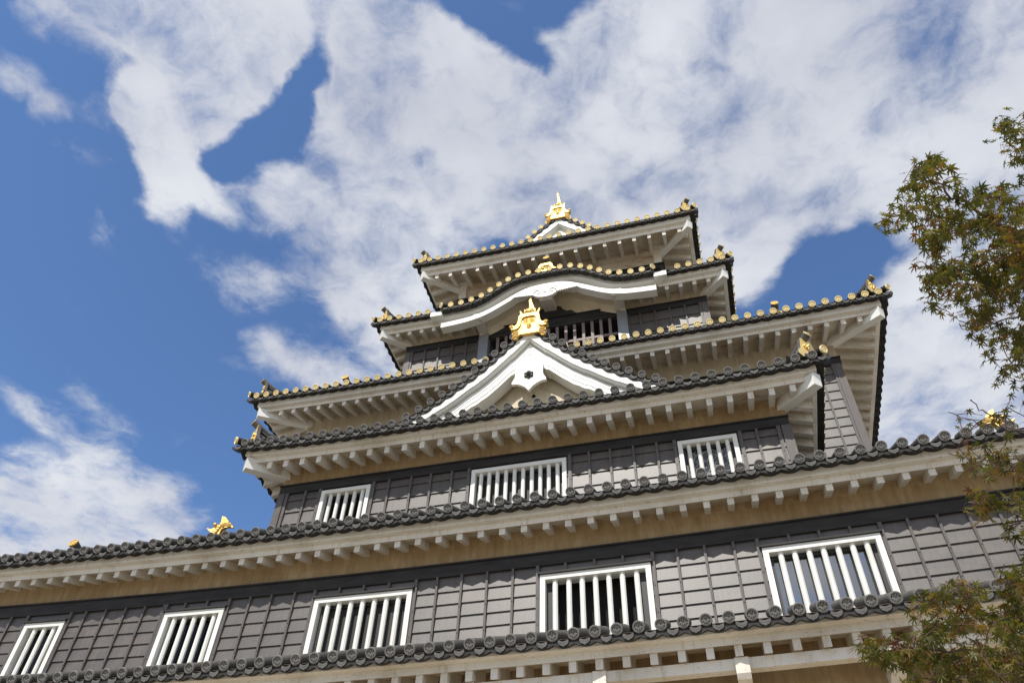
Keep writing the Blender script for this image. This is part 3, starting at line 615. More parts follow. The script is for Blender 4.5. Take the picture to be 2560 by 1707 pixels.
# main body behind the bay
lines3 = [12.34 - .2425 * i for i in range(0, 14)]
body3 = cladding(13.85, -9.65, 3.42, lines3, [(x, .04) for x in (2.97, 2.55, 2.13)] + [(3.27, .05)], (12.52, 12.345), [], False, 'tall black clad wall behind the gabled bay', belt_x=(-9.68, 3.48), post=[(-9.66, -9.5), (3.30, 3.455)])
cove(body3, TIERS[3], 12.55)
mb = MB(); mb.box(-9.63, -9.6, 13.9, 19, 8.0, 12.5, 0); mb.build('side_wall', ['black_cladding'], body3)
mb = MB(); mb.box(3.37, 3.40, 13.9, 19, 8.0, 12.5, 0); mb.build('side_wall', ['black_cladding'], body3)

# fourth storey with the lattice window
lines4 = [15.13, 14.80, 14.44, 14.1, 13.8]
body4 = cladding(13.9, -7.2, -4.95, lines4, [(x, .04) for x in (-6.64, -6.25, -5.86, -5.48)] + [(x, .055) for x in (-7.02, -5.14)], (15.31, 15.135), [], False, 'black clad wall left of the wooden lattice window', belt_x=(-7.22, -5.10), post=[(-7.215, -7.06)])
body4r = cladding(13.9, -1.25, .93, lines4, [(x, .04) for x in (-.77, -.39, -.01, .37)] + [(x, .055) for x in (-1.08, .75)], (15.31, 15.135), [], False, 'black clad wall right of the wooden lattice window', belt_x=(-1.10, .95), post=[(.79, .945)])
mb = MB()
mb.box(-4.84, -1.36, 13.86, 14.0, 15.30, 15.50, 0, 6); mb.box(-4.84, -1.36, 13.82, 14.0, 15.503, 15.53, 0, 6); mb.box(-4.84, -1.36, 13.87, 14.0, 15.19, 15.296, 0, 6)
mb.build('wall_beam', ['black_beam'], body4)
cove(body4, TIERS[4], 15.335, gap=(-5.07, -1.13))
mb = MB(); mb.box(-5.10, -4.84, 13.80, 14.0, 13.7, 15.32, 0); mb.build('post', ['blue_grey_post'], body4)
mb = MB(); mb.box(-1.36, -1.10, 13.80, 14.0, 13.7, 15.32, 0); mb.build('post', ['blue_grey_post'], body4)
mb = MB(); mb.box(-7.18, -7.16, 13.95, 18.5, 13.6, 15.3, 0); mb.build('side_wall', ['black_cladding'], body4)
mb = MB(); mb.box(.88, .90, 13.95, 18.5, 13.6, 15.3, 0); mb.build('side_wall', ['black_cladding'], body4)
mb = MB(); mb.box(-4.84, -1.36, 14.75, 14.78, 13.7, 15.5, 0); mb.box(-4.84, -1.36, 14.0, 14.75, 15.19, 15.2, 0); lat = mb.build('lattice_window', ['dark_room'], castle)
lat['label'] = 'wooden lattice window with brown bars under the curved gable'
for i in range(-7, 7):
    x = -1.57 - .233 * (i + 7)
    if x < -4.8: continue
    mb = MB(); mb.box(x - .037, x + .037, 13.90, 13.97, 13.7, 15.19, 0); mb.build('bar', ['lattice_wood'], lat)
mb = MB(); mb.box(-4.83, -1.37, 13.915, 13.955, 14.56, 14.64, 0); mb.box(-4.83, -1.37, 13.915, 13.955, 14.1, 14.18, 0); mb.build('rail', ['lattice_wood'], lat)
mb = MB()
for a, b in ((-3.0, -1.95), (-4.6, -3.7)): mb.box(a, b, 14.42, 14.43, 13.7, 14.98, 0)
mb.build('pane', ['sky_glass'], lat)
mb = MB()
for x in (-3.02, -2.92, -2.62, -2.55, -2.34, -2.30, -2.04, -1.97):
    mb = MB(); mb.box(x, x + .022, 14.36, 14.40, 13.7, 14.97, 0); mb.build('pane_frame', ['white_paint'], lat)

# top storey, white plaster on a black base
mb = MB(); mb.box(-5.93, -.10, 14.37, 18, 17.56, 18.3, 0, 4); body5 = mb.build('wall', ['soffit_plaster'], castle); body5['label'] = 'white plastered top storey wall'
mb = MB(); mb.box(-6.06, .03, 14.33, 18.1, 16.6, 17.53, 0, 4); mb.box(-6.09, .06, 14.30, 18.1, 17.532, 17.56, 0, 4); mb.build('wall_beam', ['black_beam'], body5)
for x in (-6.03, -.22):
    mb = MB(); mb.box(x, x + .22, 14.28, 14.5, 17.563, 17.95, 0); mb.box(x - .05, x + .27, 14.20, 14.5, 17.952, 18.05, 0); mb.box(x - .09, x + .31, 14.10, 14.5, 18.052, 18.3, 0); mb.build('corner_post', ['plaster'], body5)
mb = MB(); mb.box(-5.8, -.2, 14.22, 14.5, 17.98, 18.12, 0, 6); mb.build('plaster_band', ['soffit_plaster'], body5)

# ------------------------------------------------------------------ gables
def profile_fn(tab):
    def h(u):
        u = abs(u)
        for (a, za), (b, zb) in zip(tab[:-1], tab[1:]):
            if u <= b: return za + (zb - za) * (u - a) / (b - a)
        (a, za), (b, zb) = tab[-2], tab[-1]; return zb + (zb - za) / (b - a) * (u - b)
    return h
def smooth_profile(h, u, e=.12):
    return (h(u - e) + 2 * h(u) + h(u + e)) / 4
def offset_curve(xc, h, us, off, peak=True):
    """curve moved off below the tile line, measured square to it"""
    pts = []
    for u in us:
        s = (h(abs(u) + .03) - h(max(0, abs(u) - .03))) / (.03 + min(.03, abs(u)) + 1e-6) if abs(u) > 1e-6 else (h(.06) - h(0)) / .06
        if not peak: s = (h(abs(u) + .15) - h(abs(abs(u) - .15))) / .3 if abs(u) > .15 else 0
        pts.append((xc + u, h(u) - off * math.sqrt(1 + s * s)))
    return pts
def band(mb, xc, h, us, o1, o2, y0, y1, mat, peak=True):
    """a board following the curve between two offsets, from y0 back to y1"""
    a = offset_curve(xc, h, us, o1, peak); b = offset_curve(xc, h, us, o2, peak)
    mb.grid([[(x, y1, z) for x, z in a], [(x, y0, z) for x, z in a], [(x, y0, z) for x, z in b], [(x, y1, z) for x, z in b]], mat)
def arc_positions(h, u0, umax, step):
    out = []; u = u0
    while u < umax:
        out.append(u); d = 0
        while d < step:
            d += math.hypot(.005, h(u + .005) - h(u)); u += .005
    return out
def gable(xc, Y, tab, ulen, gold, roofname, label, depth, gname, barge, wall_dy, wall_bottom, u_first=.15, scale=1.0):
    h = profile_fn(tab); N = 40; us = [ulen * (i / N - 1) for i in range(N)] + [ulen * i / N for i in range(N + 1)]
    mb = MB()
    mb.grid([[(xc + u, y, h(u) - .055 + (y - Y) * .0) for u in us] for y in (Y + .02, Y + depth)], 0)
    for sg in (-1, 1):
        up = [0] + arc_positions(h, u_first, ulen + .3, .281)
        for a, b in zip(up[:-1], up[1:]):
            if a == 0: a = -b if sg == 1 else None
            if a is None: continue
            def P(t, z, d, a=a, b=b):
                u = a + (b - a) * t; zz = h(u) if a > 0 else h(b) + .03 * math.sin(PI * t); s = (h(b) - h(a)) / (b - a) if a > 0 else 0
                k = 1 / math.sqrt(1 + s * s); return (xc + sg * (u - s * z * k * (1 if a > 0 else 0)), Y + d, zz + z * k - d * .25)
            lip(mb, P)
    mb.tube([(xc, Y + .05, h(0) + .02), (xc, Y + depth, h(0) + .02)], [.17, .17], 10, 0)
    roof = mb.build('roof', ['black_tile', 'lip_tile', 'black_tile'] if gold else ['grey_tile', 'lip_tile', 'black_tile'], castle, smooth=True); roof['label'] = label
    for sg in (-1, 1):
        for u in arc_positions(h, u_first, ulen, .281):
            s = (h(u + .05) - h(u - .05)) / .1
            end_tile(roof, xc + sg * u, Y, h(u), gold, tilt=rad(20), short=True, roll=sg * math.atan(-s) * .0)
    g = MB()
    band(g, xc, h, us, barge[0], barge[1], Y + .07, Y + .30, 0)
    band(g, xc, h, us, barge[1] + .001, barge[1] + .03, Y + .11, Y + .30, 0)
    fas = g.build('fascia', ['white_paint'], roof)
    g = MB(); b0, b1 = barge[2], barge[3]; w = b1 - b0
    band(g, xc, h, us, barge[1] - .02, b0, Y + .24, Y + .50, 0)
    band(g, xc, h, us, b0, b0 + w * .36, Y + .19, Y + .50, 0); band(g, xc, h, us, b0 + w * .36, b0 + w * .72, Y + .200, Y + .50, 0); band(g, xc, h, us, b0 + w * .72, b1, Y + .212, Y + .50, 0)
    g.build('bargeboard', ['white_paint'], roof)
    wy = Y + wall_dy; g = MB(); us2 = us; top = offset_curve(xc, h, us2, b0 + .05)
    g.grid([[(x, wy, z) for x, z in top], [(x, wy, min(z, wall_bottom)) for x, z in top]], 0)
    gw = g.build(gname, ['cream_plaster'], castle); gw['label'] = 'pale plaster wall inside the gable'
    g = MB(); band(g, xc, h, us, b1 - .03, b1 - .029, Y + .30, wy, 0); g.build('soffit', ['aged_plaster'], roof)
    return roof, gw, h

k2 = 1.0326
G2 = [(0, 12.07), (.17, 11.87), (.36, 11.65), (.55, 11.45), (.72, 11.27), (.92, 11.065), (1.12, 10.88), (1.335, 10.71), (1.53, 10.55), (1.74, 10.39), (1.95, 10.25), (2.16, 10.11), (2.37, 9.99), (2.59, 9.88), (2.9, 9.74)]
G2 = [(u * k2, z * k2) for u, z in G2]
G2Y, G2X = 11.1, -3.0
groof, gwall, gh = gable(G2X, G2Y, G2, 2.62 * k2, False, 'gable_roof', 'grey tiled roof of the big triangular gable', 2.75, 'gable_wall', (.125, .275, .335, .59), .62, 9.4)
# timbers moulded in the gable plaster, pendant board and its black flower
mb = MB(); z0 = 11.05
mb.box(G2X - .13, G2X + .13, G2Y + .56, G2Y + .62, 9.6, z0 + .1, 0); mb.build('strut', ['cream_plaster'], gwall)
for sg in (-1, 1): mb = MB(); mb.beam((G2X + sg * .1, G2Y + .585, 10.98), (G2X + sg * 1.5, G2Y + .585, 9.95), .07, .26, 0); mb.build('strut', ['cream_plaster'], gwall)
pend = [(0, .55), (.30, .28), (.285, .10), (.30, -.03), (.36, -.15), (.355, -.20), (.27, -.20), (.17, -.245), (.08, -.31), (0, -.42)]
pend = pend + [(-a, b) for a, b in reversed(pend[1:-1])]
mb = MB(); mb.plate(pend, lambda a, b, d: (G2X + a, G2Y + .13 + d, 11.0 + b), .07, 0); pd = mb.build('gable_pendant', ['white_paint'], groof); pd['label'] = 'white six pointed pendant board with a black flower boss'
mb = MB(); fz = 11.0
for k in range(6):
    a = PI / 6 + k * PI / 3; mb.ball((G2X + .065 * math.cos(a), G2Y + .115, fz + .065 * math.sin(a)), .042, 0, 6, (1, .6, 1))
mb.ball((G2X, G2Y + .09, fz), .045, 0, 6); mb.ball((G2X, G2Y + .05, fz), .02, 0, 5); mb.build('flower_boss', ['black_iron'], pd, smooth=True)

k5 = 1.0216
G5 = [(0, 20.38), (.165, 20.205), (.35, 20.015), (.555, 19.82), (.75, 19.63), (.95, 19.44), (1.2, 19.24), (1.5, 19.02), (2.0, 18.72), (2.6, 18.5)]
G5 = [(u * k5, z * k5) for u, z in G5]; G5Y, G5X = 14.2, -2.95
groof5, gwall5, gh5 = gable(G5X, G5Y, G5, 2.1, True, 'gable_roof', 'small top gable roof with gold discs under the golden fish', 4.5, 'gable_wall', (.12, .32, .50, .80), .5, 18.9)

# the curved gable
KX, KY = -3.1, 12.93
K = [(0, 16.49), (.45, 16.485), (.70, 16.465), (.95, 16.38), (1.22, 16.225), (1.47, 16.05), (1.72, 15.875), (2.0, 15.79), (2.28, 15.75), (2.6, 15.745), (2.9, 15.76), (3.1, 15.80), (3.3, 15.84)]
kh0 = profile_fn(K); kh = lambda u: smooth_profile(kh0, u, .09)
N = 60; us = [3.02 * (i / N * 2 - 1) for i in range(N + 1)]
mb = MB()
mb.grid([[(KX + u, y, kh(u) - .055 + (y - KY) * (.10 if abs(u) < 2.4 else .3)) for u in us] for y in (KY + .02, KY + .5, KY + 1.42)], 0)
kp = []
u = 0
ups = arc_positions(kh, .145, 3.06, .287)
allu = [-q for q in reversed(ups)] + ups
for a, b in zip(allu[:-1], allu[1:]):
    def P(t, z, d, a=a, b=b):
        u = a + (b - a) * t; s = (kh(b) - kh(a)) / (b - a); q = 1 / math.sqrt(1 + s * s); zz = kh(a) + (kh(b) - kh(a)) * t
        return (KX + u - s * z * q, KY + d, zz + z * q - d * .2)
    lip(mb, P)
kroof = mb.build('roof', ['black_tile', 'lip_tile', 'black_tile'], castle, smooth=True); kroof['label'] = 'black tiled roof of the wavy curved gable with gold discs'
for u in allu[1:-1]:
    end_tile(kroof, KX + u, KY, kh(u), True, tilt=rad(20))
for sg, u in ((-1, allu[0]), (1, allu[-1])):
    end_tile(kroof, KX + u, KY, kh(u) + .02, True, yaw=sg * rad(48), tilt=rad(14), short=True)
g = MB(); band(g, KX, kh, us, -.10, -.05, KY + .24, KY + .5, 0, False); g.build('eave_board', ['brown_board'], kroof)
g = MB(); band(g, KX, kh, us, -.05, .16, KY + .28, KY + .5, 0, False); band(g, KX, kh, us, .16, .24, KY + .305, KY + .5, 0, False)
g.build('fascia', ['white_paint'], kroof, smooth=True)
for sg in (-1, 1):
    g = MB(); x = KX + sg * 3.0; g.box(x - .16, x + .16, KY + .10, KY + .3, 15.50, 15.66, 0); g.build('fascia_end', ['white_paint'], kroof)
KB = [(0, 16.14), (.35, 16.12), (.6, 16.05), (.85, 15.92), (1.1, 15.77), (1.4, 15.58), (1.7, 15.43), (2.1, 15.33), (2.5, 15.29), (2.9, 15.27)]
kb0 = profile_fn([(a, b - .0) for a, b in KB]); kb = lambda u: smooth_profile(kb0, u, .1)
us2 = [2.85 * (i / N * 2 - 1) for i in range(N + 1)]
def low(u):                                       # lower edge with a small cusp either side
    u = abs(u); z = kb(u) - .185
    return z + (.05 * math.exp(-((u - .83) / .10) ** 2) if u < .83 else .05 * math.exp(-((u - .83) / .05) ** 2))
g = MB()
def curve_board(g, f1, f2, y0, y1): g.grid([[(KX + u, y1, f1(u)) for u in us2], [(KX + u, y0, f1(u)) for u in us2], [(KX + u, y0, f2(u)) for u in us2], [(KX + u, y1, f2(u)) for u in us2]], 0)
curve_board(g, lambda u: kb(u) + .03, lambda u: kb(u) - .005, KY + .225, KY + .42); curve_board(g, lambda u: kb(u) - .005, lambda u: kb(u) - .06, KY + .205, KY + .42); curve_board(g, lambda u: kb(u) - .06, lambda u: kb(u) - .105, KY + .195, KY + .42); curve_board(g, lambda u: kb(u) - .105, low, KY + .185, KY + .42)
for u in (us2[0], us2[-1]): g.box(KX + u - .004, KX + u + .004, KY + .19, KY + .42, low(u), kb(u) + .02, 0)
g.build('bargeboard', ['white_paint'], kroof)
# pediment wall, underside, brackets and frog-leg strut
us3 = [1.98 * (i / 40 * 2 - 1) for i in range(41)]
g = MB(); g.grid([[(KX + u, KY + .3, kb(u) - .02) for u in us3], [(KX + u, 13.70, kb(u) - .02) for u in us3], [(KX + u, 13.86, kb(u) - .14) for u in us3], [(KX + u, 13.865, 15.50) for u in us3]], 0)
gwk = g.build('gable_wall', ['cream_plaster'], castle, smooth=False); gwk['label'] = 'cream plaster arch under the curved gable'
for xa, xb, zb in ((-5.08, -4.84, 14.83), (-1.38, -1.12, 14.83)):
    g = MB(); g.hexa([(xa, 13.16, 15.44), (xb, 13.16, 15.44), (xb, 13.16, 15.20), (xa, 13.16, 15.20)], [(xa, 13.9, 15.9), (xb, 13.9, 15.9), (xb, 13.9, 15.33), (xa, 13.9, 15.33)], 0); g.build('bracket', ['plaster'], gwk)
g = MB(); g.hexa([(-3.27, 13.16, 15.82), (-2.95, 13.16, 15.82), (-2.95, 13.16, 15.50), (-3.27, 13.16, 15.50)], [(-3.27, 13.87, 16.1), (-2.95, 13.87, 16.1), (-2.95, 13.87, 15.78), (-3.27, 13.87, 15.78)], 0); g.build('bracket', ['plaster'], gwk)
fl = [(0, .40), (.22, .40), (.30, .36), (.35, .25), (.46, .16), (.52, .17), (.60, .15), (.66, .06), (.74, .0)]
fl = fl + [(-a, b) for a, b in reversed(fl[1:])]
g = MB(); g.plate(fl, lambda a, b, d: (-3.13 + a, 13.80 + d, 15.50 + b), .05, 0); g.build('frog_leg_strut', ['black_beam'], gwk)
# carved white pendant with two scrolls and feathery wings
g = MB(); c = (KX, KY + .12, 15.62)
body = [(0, .26), (.16, .26), (.27, .22), (.33, .12), (.30, .0), (.20, -.07), (.08, -.10), (0, -.10)]; body = body + [(-a, b) for a, b in reversed(body[1:-1])]
g.plate(body, lambda a, b, d: (c[0] + a, c[1] + d, c[2] + b), .08, 0)
for sg in (-1, 1):
    sp = [(c[0] + sg * (.19 + .10 * math.cos(t) * (1 - t / 9)), c[1] - .005, c[2] + .10 + .10 * math.sin(t) * (1 - t / 9)) for t in [i * .45 for i in range(16)]]
    g.tube(sp, [.024 - .0009 * i for i in range(16)], 6, 0)
    for i in range(8):
        a = c[0] + sg * (.30 + i * .065); zt = c[2] + .24 - i * .004; L = .20 - i * .016
        g.plate([(0, 0), (.09, 0), (.12, -L * .7), (.05, -L), (-.01, -L * .5)], lambda p, q, d, a=a, zt=zt, i=i: (a + sg * p * .8, c[1] + .02 + d + i * .004, zt + q), .04, 0)
g.ball((c[0], c[1] - .005, c[2] + .09), .05, 0, 6, (1, .4, 1)); g.build('gable_pendant', ['white_paint'], kroof, smooth=True)

# ------------------------------------------------------------------ gold ridge ornaments
def crest_plate(parent, x, y, z, s, fish, tall=0.0):
    half = [(0, .26), (.20, .25), (.245, .19), (.255, .05), (.285, -.05), (.34, -.09), (.385, -.055), (.435, -.06), (.45, -.12), (.41, -.185), (.33, -.20), (.27, -.19), (.30, -.235), (.40, -.26), (.395, -.30), (.34, -.33), (.39, -.40), (.37, -.46), (.29, -.44), (.22, -.34), (.17, -.18), (.16, .08), (.12, .135), (0, .145)]
    out = half[:-1] + [(0, .145)]
    mb = MB()
    R = lambda a, b, d: (x + a * s * .93, y + d * s, z + b * s)
    q = half
    for (a0, b0), (a1, b1) in ((0, 0), (0, 0)),: pass
    full = q[:20] + [(-a, b) for a, b in reversed(q[1:20])]
    # raised outer frame and recessed carved middle
    inner = [(0, .15), (.12, .14), (.165, .08), (.17, -.16), (.12, -.20), (0, -.10)]
    mb.plate(full, lambda a, b, d: R(a, b, .035 + d), .10, 0)
    frame = [(.0, .26), (.20, .25), (.245, .19), (.255, .05), (.285, -.05), (.34, -.09), (.385, -.055), (.435, -.06), (.45, -.12), (.41, -.185), (.33, -.20), (.25, -.17), (.20, -.08), (.175, .09), (.13, .155), (0, .165)]
    for sg in (-1, 1): mb.plate(frame, lambda a, b, d: R(sg * a, b, d), .05, 0)
    for sg in (-1, 1):
        sp = [R(sg * (.405 + .045 * math.cos(t) * (1 - t / 12)), -.115 + .045 * math.sin(t) * (1 - t / 12), -.005) for t in [i * .6 for i in range(14)]]
        mb.tube(sp, [.016 * s] * 14, 5, 0)
        for i in range(4): mb.tube([R(sg * .24, -.26 - i * .04, .03), R(sg * .33, -.25 - i * .05, .02), R(sg * .40, -.27 - i * .06, .03)], [.014 * s, .018 * s, .008 * s], 5, 0)
    random.seed(5)
    for sg in (-1, 1):                             # carved foliage either side of a round crest
        for i in range(4):
            for j in range(4):
                px_, pz_ = sg * (.022 + .034 * i), .105 - .042 * j + random.uniform(-.006, .006)
                mb.tube([R(px_ - .010, pz_ + .015, .025), R(px_ + .006, pz_, .012), R(px_ - .004, pz_ - .017, .025)], [.008 * s, .010 * s, .006 * s], 5, (i + j) % 2)
    mb.tube([R(.05 * math.cos(t), -.125 + .05 * math.sin(t), .015) for t in [i * PI / 6 for i in range(13)]], [.012 * s] * 13, 5, 0)
    for k in range(3): mb.ball(R(.02 * math.cos(k * 2.1 + .5), -.125 + .02 * math.sin(k * 2.1 + .5), .02), .016 * s, 0, 5)
    o = mb.build('ridge_ornament', ['gold', 'old_gold'], parent, smooth=True); o['label'] = 'gold crested ridge end plate with scroll feet'
    if fish:
        mb = MB(); zt = .26
        mb.ball(R(0, zt + .06, .10), .135 * s, 0, 8, (1, 1, .8)); mb.ball(R(0, zt + .17, .13), .09 * s, 0, 7)
        for sg in (-1, 1):
            mb.ball(R(sg * .05, zt + .12, .02), .025 * s, 1, 5); mb.tube([R(sg * .03, zt + .04, -.02), R(sg * .10, zt + .02, .0)], [.018 * s, .012 * s], 6, 0)
            for a, ht, w, lean in ((.10, .22, .022, .01), (.17, .20, .026, .05)):
                mb.plate([(a - w, .0), (a + w, .0), (a + w * 1.3 + lean * .6, ht * .6), (a + w * .8 + lean, ht), (a + lean - .005, ht * .85), (a - w * .6 + lean * .5, ht * .5)], lambda p, q_, d, sg=sg: R(sg * p, zt + q_, .08 + d), .035, 0)
        n = 12; T_ = tall; mb.tube([R(.02 * math.sin(i * .5) + .01, zt + .12 + T_ * i / n, .16 + .05 * math.sin(PI * i / n)) for i in range(n + 1)], [s * (.080 * (1 - i / n) ** .75 + .007) for i in range(n + 1)], 8, 0)
        for i in range(2, 10): mb.plate([(-.06 * (1 - i / n) - .02, 0), (.06 * (1 - i / n) + .02, 0), (0, .07)], lambda p, q_, d, i=i: R(p + .02 * math.sin(i * .5) + .01, zt + .12 + T_ * i / n + q_, .10 + .05 * math.sin(PI * i / n) + d), .02, 1)
        f = mb.build('fish_finial', ['gold', 'old_gold'], o, smooth=True)
    return o
crest_plate(groof, G2X + .02, G2Y - .06, 12.42, 1.0, True, .56)
crest_plate(groof5, G5X, G5Y - .06, 20.88, 1.0, True, .96)
# small crest on top of the curved gable
mb = MB(); ox, oy, oz = -3.06, KY + .02, 16.52
ko = [(-.30, -.02), (-.22, .03), (-.18, .18), (-.13, .245), (.13, .255), (.18, .19), (.21, .05), (.30, -.02), (.22, -.05), (-.22, -.05)]
mb.plate(ko, lambda a, b, d: (ox + a, oy + .04 + d, oz + b), .08, 0)
fr = [(-.30, -.02), (-.22, .03), (-.18, .18), (-.13, .245), (.13, .255), (.18, .19), (.21, .05), (.30, -.02), (.24, -.035), (.17, .0), (.12, .12), (.09, .165), (-.09, .16), (-.13, .11), (-.17, .0), (-.24, -.04)]
mb.plate(fr, lambda a, b, d: (ox + a, oy + d, oz + b), .05, 0)
random.seed(3)
for i in range(8): mb.ball((ox + random.uniform(-.11, .11), oy + .03, oz + random.uniform(-.02, .13)), random.uniform(.02, .035), i % 2, 5)
orn4 = mb.build('ridge_ornament', ['gold', 'old_gold'], kroof, smooth=True); orn4['label'] = 'small gold crest on the curved gable'
def ridge_disc(parent, x, y, z, wings=True, tilt=-20, r=.088):
    m = Matrix.Translation((x, y, z)) @ Matrix.Rotation(rad(tilt), 4, 'X'); rg = lambda rr, yy: [m @ Vector((rr * math.cos(2 * PI * k / 18), yy, rr * math.sin(2 * PI * k / 18))) for k in range(19)]
    mb = MB(); mb.grid([rg(r, .03), rg(r, 0), rg(r - .018, 0), rg(r - .022, .009)], 0); mb.add(rg(r - .022, .009)[:18], [tuple(range(18))], 0)
    for k in range(3): mb.ball(m @ Vector((.027 * math.cos(k * 2.1 + .5), .007, .027 * math.sin(k * 2.1 + .5))), .021, 0, 5, (1, .5, 1))
    mb.grid([rg(r - .004, .03), rg(r - .008, .32)], 1); mb.tube([m @ Vector((0, .30, 0)), m @ Vector((0, .42, -.10)), m @ Vector((0, 1.4, -.12 + 0))], [.08, .09, .1], 10, 1)
    if wings:
        out = [(-.22, -.30), (-.18, -.22), (-.10, -.20), (-.06, -.12), (.06, -.12), (.10, -.20), (.18, -.22), (.22, -.30), (.12, -.36), (-.12, -.36)]
        mb.plate(out, lambda a, b, d: (x + a, y + .12 + d, z + b), .06, 0)
    o = mb.build('ridge_end', ['gold', 'grey_tile'], parent, smooth=True); o['label'] = 'ridge end tile with a gold disc'
ridge_disc(orn4, -3.08, KY + .16, 17.20, False)
ridge_disc(ROOFS[3], -8.56, 13.3, 14.03); ridge_disc(ROOFS[3], 2.40, 13.3, 14.09)
ridge_disc(ROOFS[1], -11.51, 10.3, 7.66)
# leaping gold fish at both ends of the wide roof
FISH = [(-.235, .18), (-.154, .162), (-.12, .185), (-.104, .219), (-.126, .243), (-.115, .291), (-.073, .25), (-.042, .26), (-.024, .307), (-.035, .394), (-.042, .445), (.019, .43), (.094, .348), (.094, .305), (.152, .297), (.204, .24), (.223, .203), (.156, .219), (.068, .195), (.021, .174), (.012, .098), (.02, .014), (-.016, -.002), (-.1, .064), (-.187, .138)]
def leaping_fish(x, y, z, sg):
    mb = MB()
    def fn(a, b, d): return (x + sg * a, y + (d - .04) + a * .3, z + b)
    mb.plate(FISH[:9] + FISH[18:], fn, .09, 0)
    mb.plate(FISH[8:14] + FISH[18:19], lambda a, b, d: fn(a, b, d + .01), .05, 0); mb.plate(FISH[13:19], lambda a, b, d: fn(a, b, d - .015), .05, 0)
    for i in range(4): mb.tube([fn(.02 + i * .008, .225 + i * .022, -.02), fn(.10, .245 + i * .014, -.022), fn(.185, .218 + i * .018, -.02)], [.009, .009, .005], 5, 1)
    for i in range(5): mb.ball(fn(-.085 + i * .02, .06 + i * .05, .0), .05 - i * .003, 0, 6, (1, .6, 1))
    mb.ball(fn(-.10, .25, -.01), .035, 1, 6); mb.box(x - .10, x + .10, y - .03, y + .25, z - .25, z + .03, 2)
    o = mb.build('fish_finial', ['gold', 'old_gold', 'grey_tile'], ROOFS[1], smooth=True); o['label'] = 'leaping gold fish on the left of the wide roof' if sg > 0 else 'gold fish behind the maple twigs on the wide roof'
leaping_fish(-8.43, 10.4, 7.40, 1); leaping_fish(4.36, 10.4, 7.46, -1)

# ------------------------------------------------------------------ timber frame below the lowest roof
mb = MB(); mb.box(-13.6, 5.7, 9.92, 10.06, 4.13, 4.268, 0, 30); ub = mb.build('eave_beam', ['plaster'], castle, True); ub['label'] = 'pale beam carrying the lowest rafters'
for x in (-5.1, -3.38, -1.63, .14, 1.90, 3.65):
    mb = MB(); prof = [(9.86, 4.255), (9.86, 4.06), (9.90, 4.0), (10.02, 3.965), (10.5, 3.9), (10.5, 4.125), (10.07, 4.125), (10.07, 4.255)]
    mb.plate(prof, lambda a, b, d, x=x: (x - .085 + d, a, b), .17, 0); mb.build('bracket', ['plaster'], ub, True)
    mb = MB(); mb.box(x - .085, x + .085, 10.28, 10.45, GROUND, 3.95, 0); mb.build('post', ['plaster'], ub, True)
mb = MB(); mb.box(-13.2, 4.8, 10.42, 10.5, GROUND + .003, 4.9, 0, 30); lw = mb.build('wall', ['stained_plaster'], castle, True); lw['label'] = 'shaded ochre plaster wall below the lowest roof'
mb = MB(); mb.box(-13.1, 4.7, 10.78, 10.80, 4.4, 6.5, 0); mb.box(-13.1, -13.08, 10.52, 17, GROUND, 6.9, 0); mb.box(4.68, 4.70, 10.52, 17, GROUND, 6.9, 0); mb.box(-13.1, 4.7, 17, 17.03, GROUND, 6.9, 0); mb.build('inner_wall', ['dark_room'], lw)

# tiles and rafters beyond the hundred that show largest, each kind one mesh
def merge(kind):
    mb = MB(); mats = None
    for me, m in extra[kind]:
        mats = [q.name for q in me.materials]
        mb.add([m @ v.co for v in me.vertices], [tuple(p.vertices) for p in me.polygons], 0); mb.m[-len(me.polygons):] = [p.material_index for p in me.polygons]
    if mats:
        o = mb.build(kind, mats, castle, smooth=True); o['kind'] = 'stuff'
for kd in extra: merge(kd)
ro = extra_rafters.build('rafter', ['plaster'], castle); ro['kind'] = 'stuff'

# ------------------------------------------------------------------ gravel court
mb = MB(); mb.grid([[(-700, -700, GROUND), (700, -700, GROUND)], [(-700, 700, GROUND), (700, 700, GROUND)]], 0)
gr = mb.build('ground', ['gravel']); gr['kind'] = 'structure'

# ------------------------------------------------------------------ maple at the right
random.seed(21)
tree = bpy.data.objects.new('maple_tree', None); COL.objects.link(tree); tree.location = (3.75, 4.7, GROUND)
tree['label'] = 'maple tree with olive and reddish star shaped leaves reaching in from the right'; tree['category'] = 'tree'
def leaf_shape():
    pts = []
    lobes = [(-128, .40), (-84, .74), (-40, .95), (0, 1.0), (40, .95), (84, .74), (128, .40)]
    pts.append((0.0, -.04))
    for i, (a, l) in enumerate(lobes):
        a0 = rad(a)
        if i: b = rad((a + lobes[i - 1][0]) / 2); pts.append((.25 * math.sin(b), .25 * math.cos(b) + .02))
        for da, q in ((-8, .62), (0, 1.0), (8, .62)): pts.append((l * q * math.sin(a0 + rad(da)), l * q * math.cos(a0 + rad(da))))
    return pts
LEAF = leaf_shape()
leaf_v, leaf_f, leaf_tone = [], [], []
def add_leaf(p, size, tone, droop):
    yaw = random.uniform(0, 2 * PI); m = Matrix.Rotation(yaw, 3, 'Z') @ Matrix.Rotation(-droop, 3, 'X') @ Matrix.Rotation(random.gauss(0, .45), 3, 'Y')
    o = len(leaf_v); curl = random.uniform(.05, .28); n = len(LEAF)
    c = m @ Vector((0, .06, .03)) * size + p; leaf_v.append(tuple(c))
    sq = random.uniform(.75, 1.05)
    for a, b in LEAF:
        r2 = a * a + b * b; leaf_v.append(tuple(m @ Vector((a * sq * size, b * size, -curl * r2 * size + .06 * abs(a) * size)) + p))
    for i in range(n): leaf_f.append((o, o + 1 + i, o + 1 + (i + 1) % n)); leaf_tone.append(tone)
wood = MB(); twigs = MB()
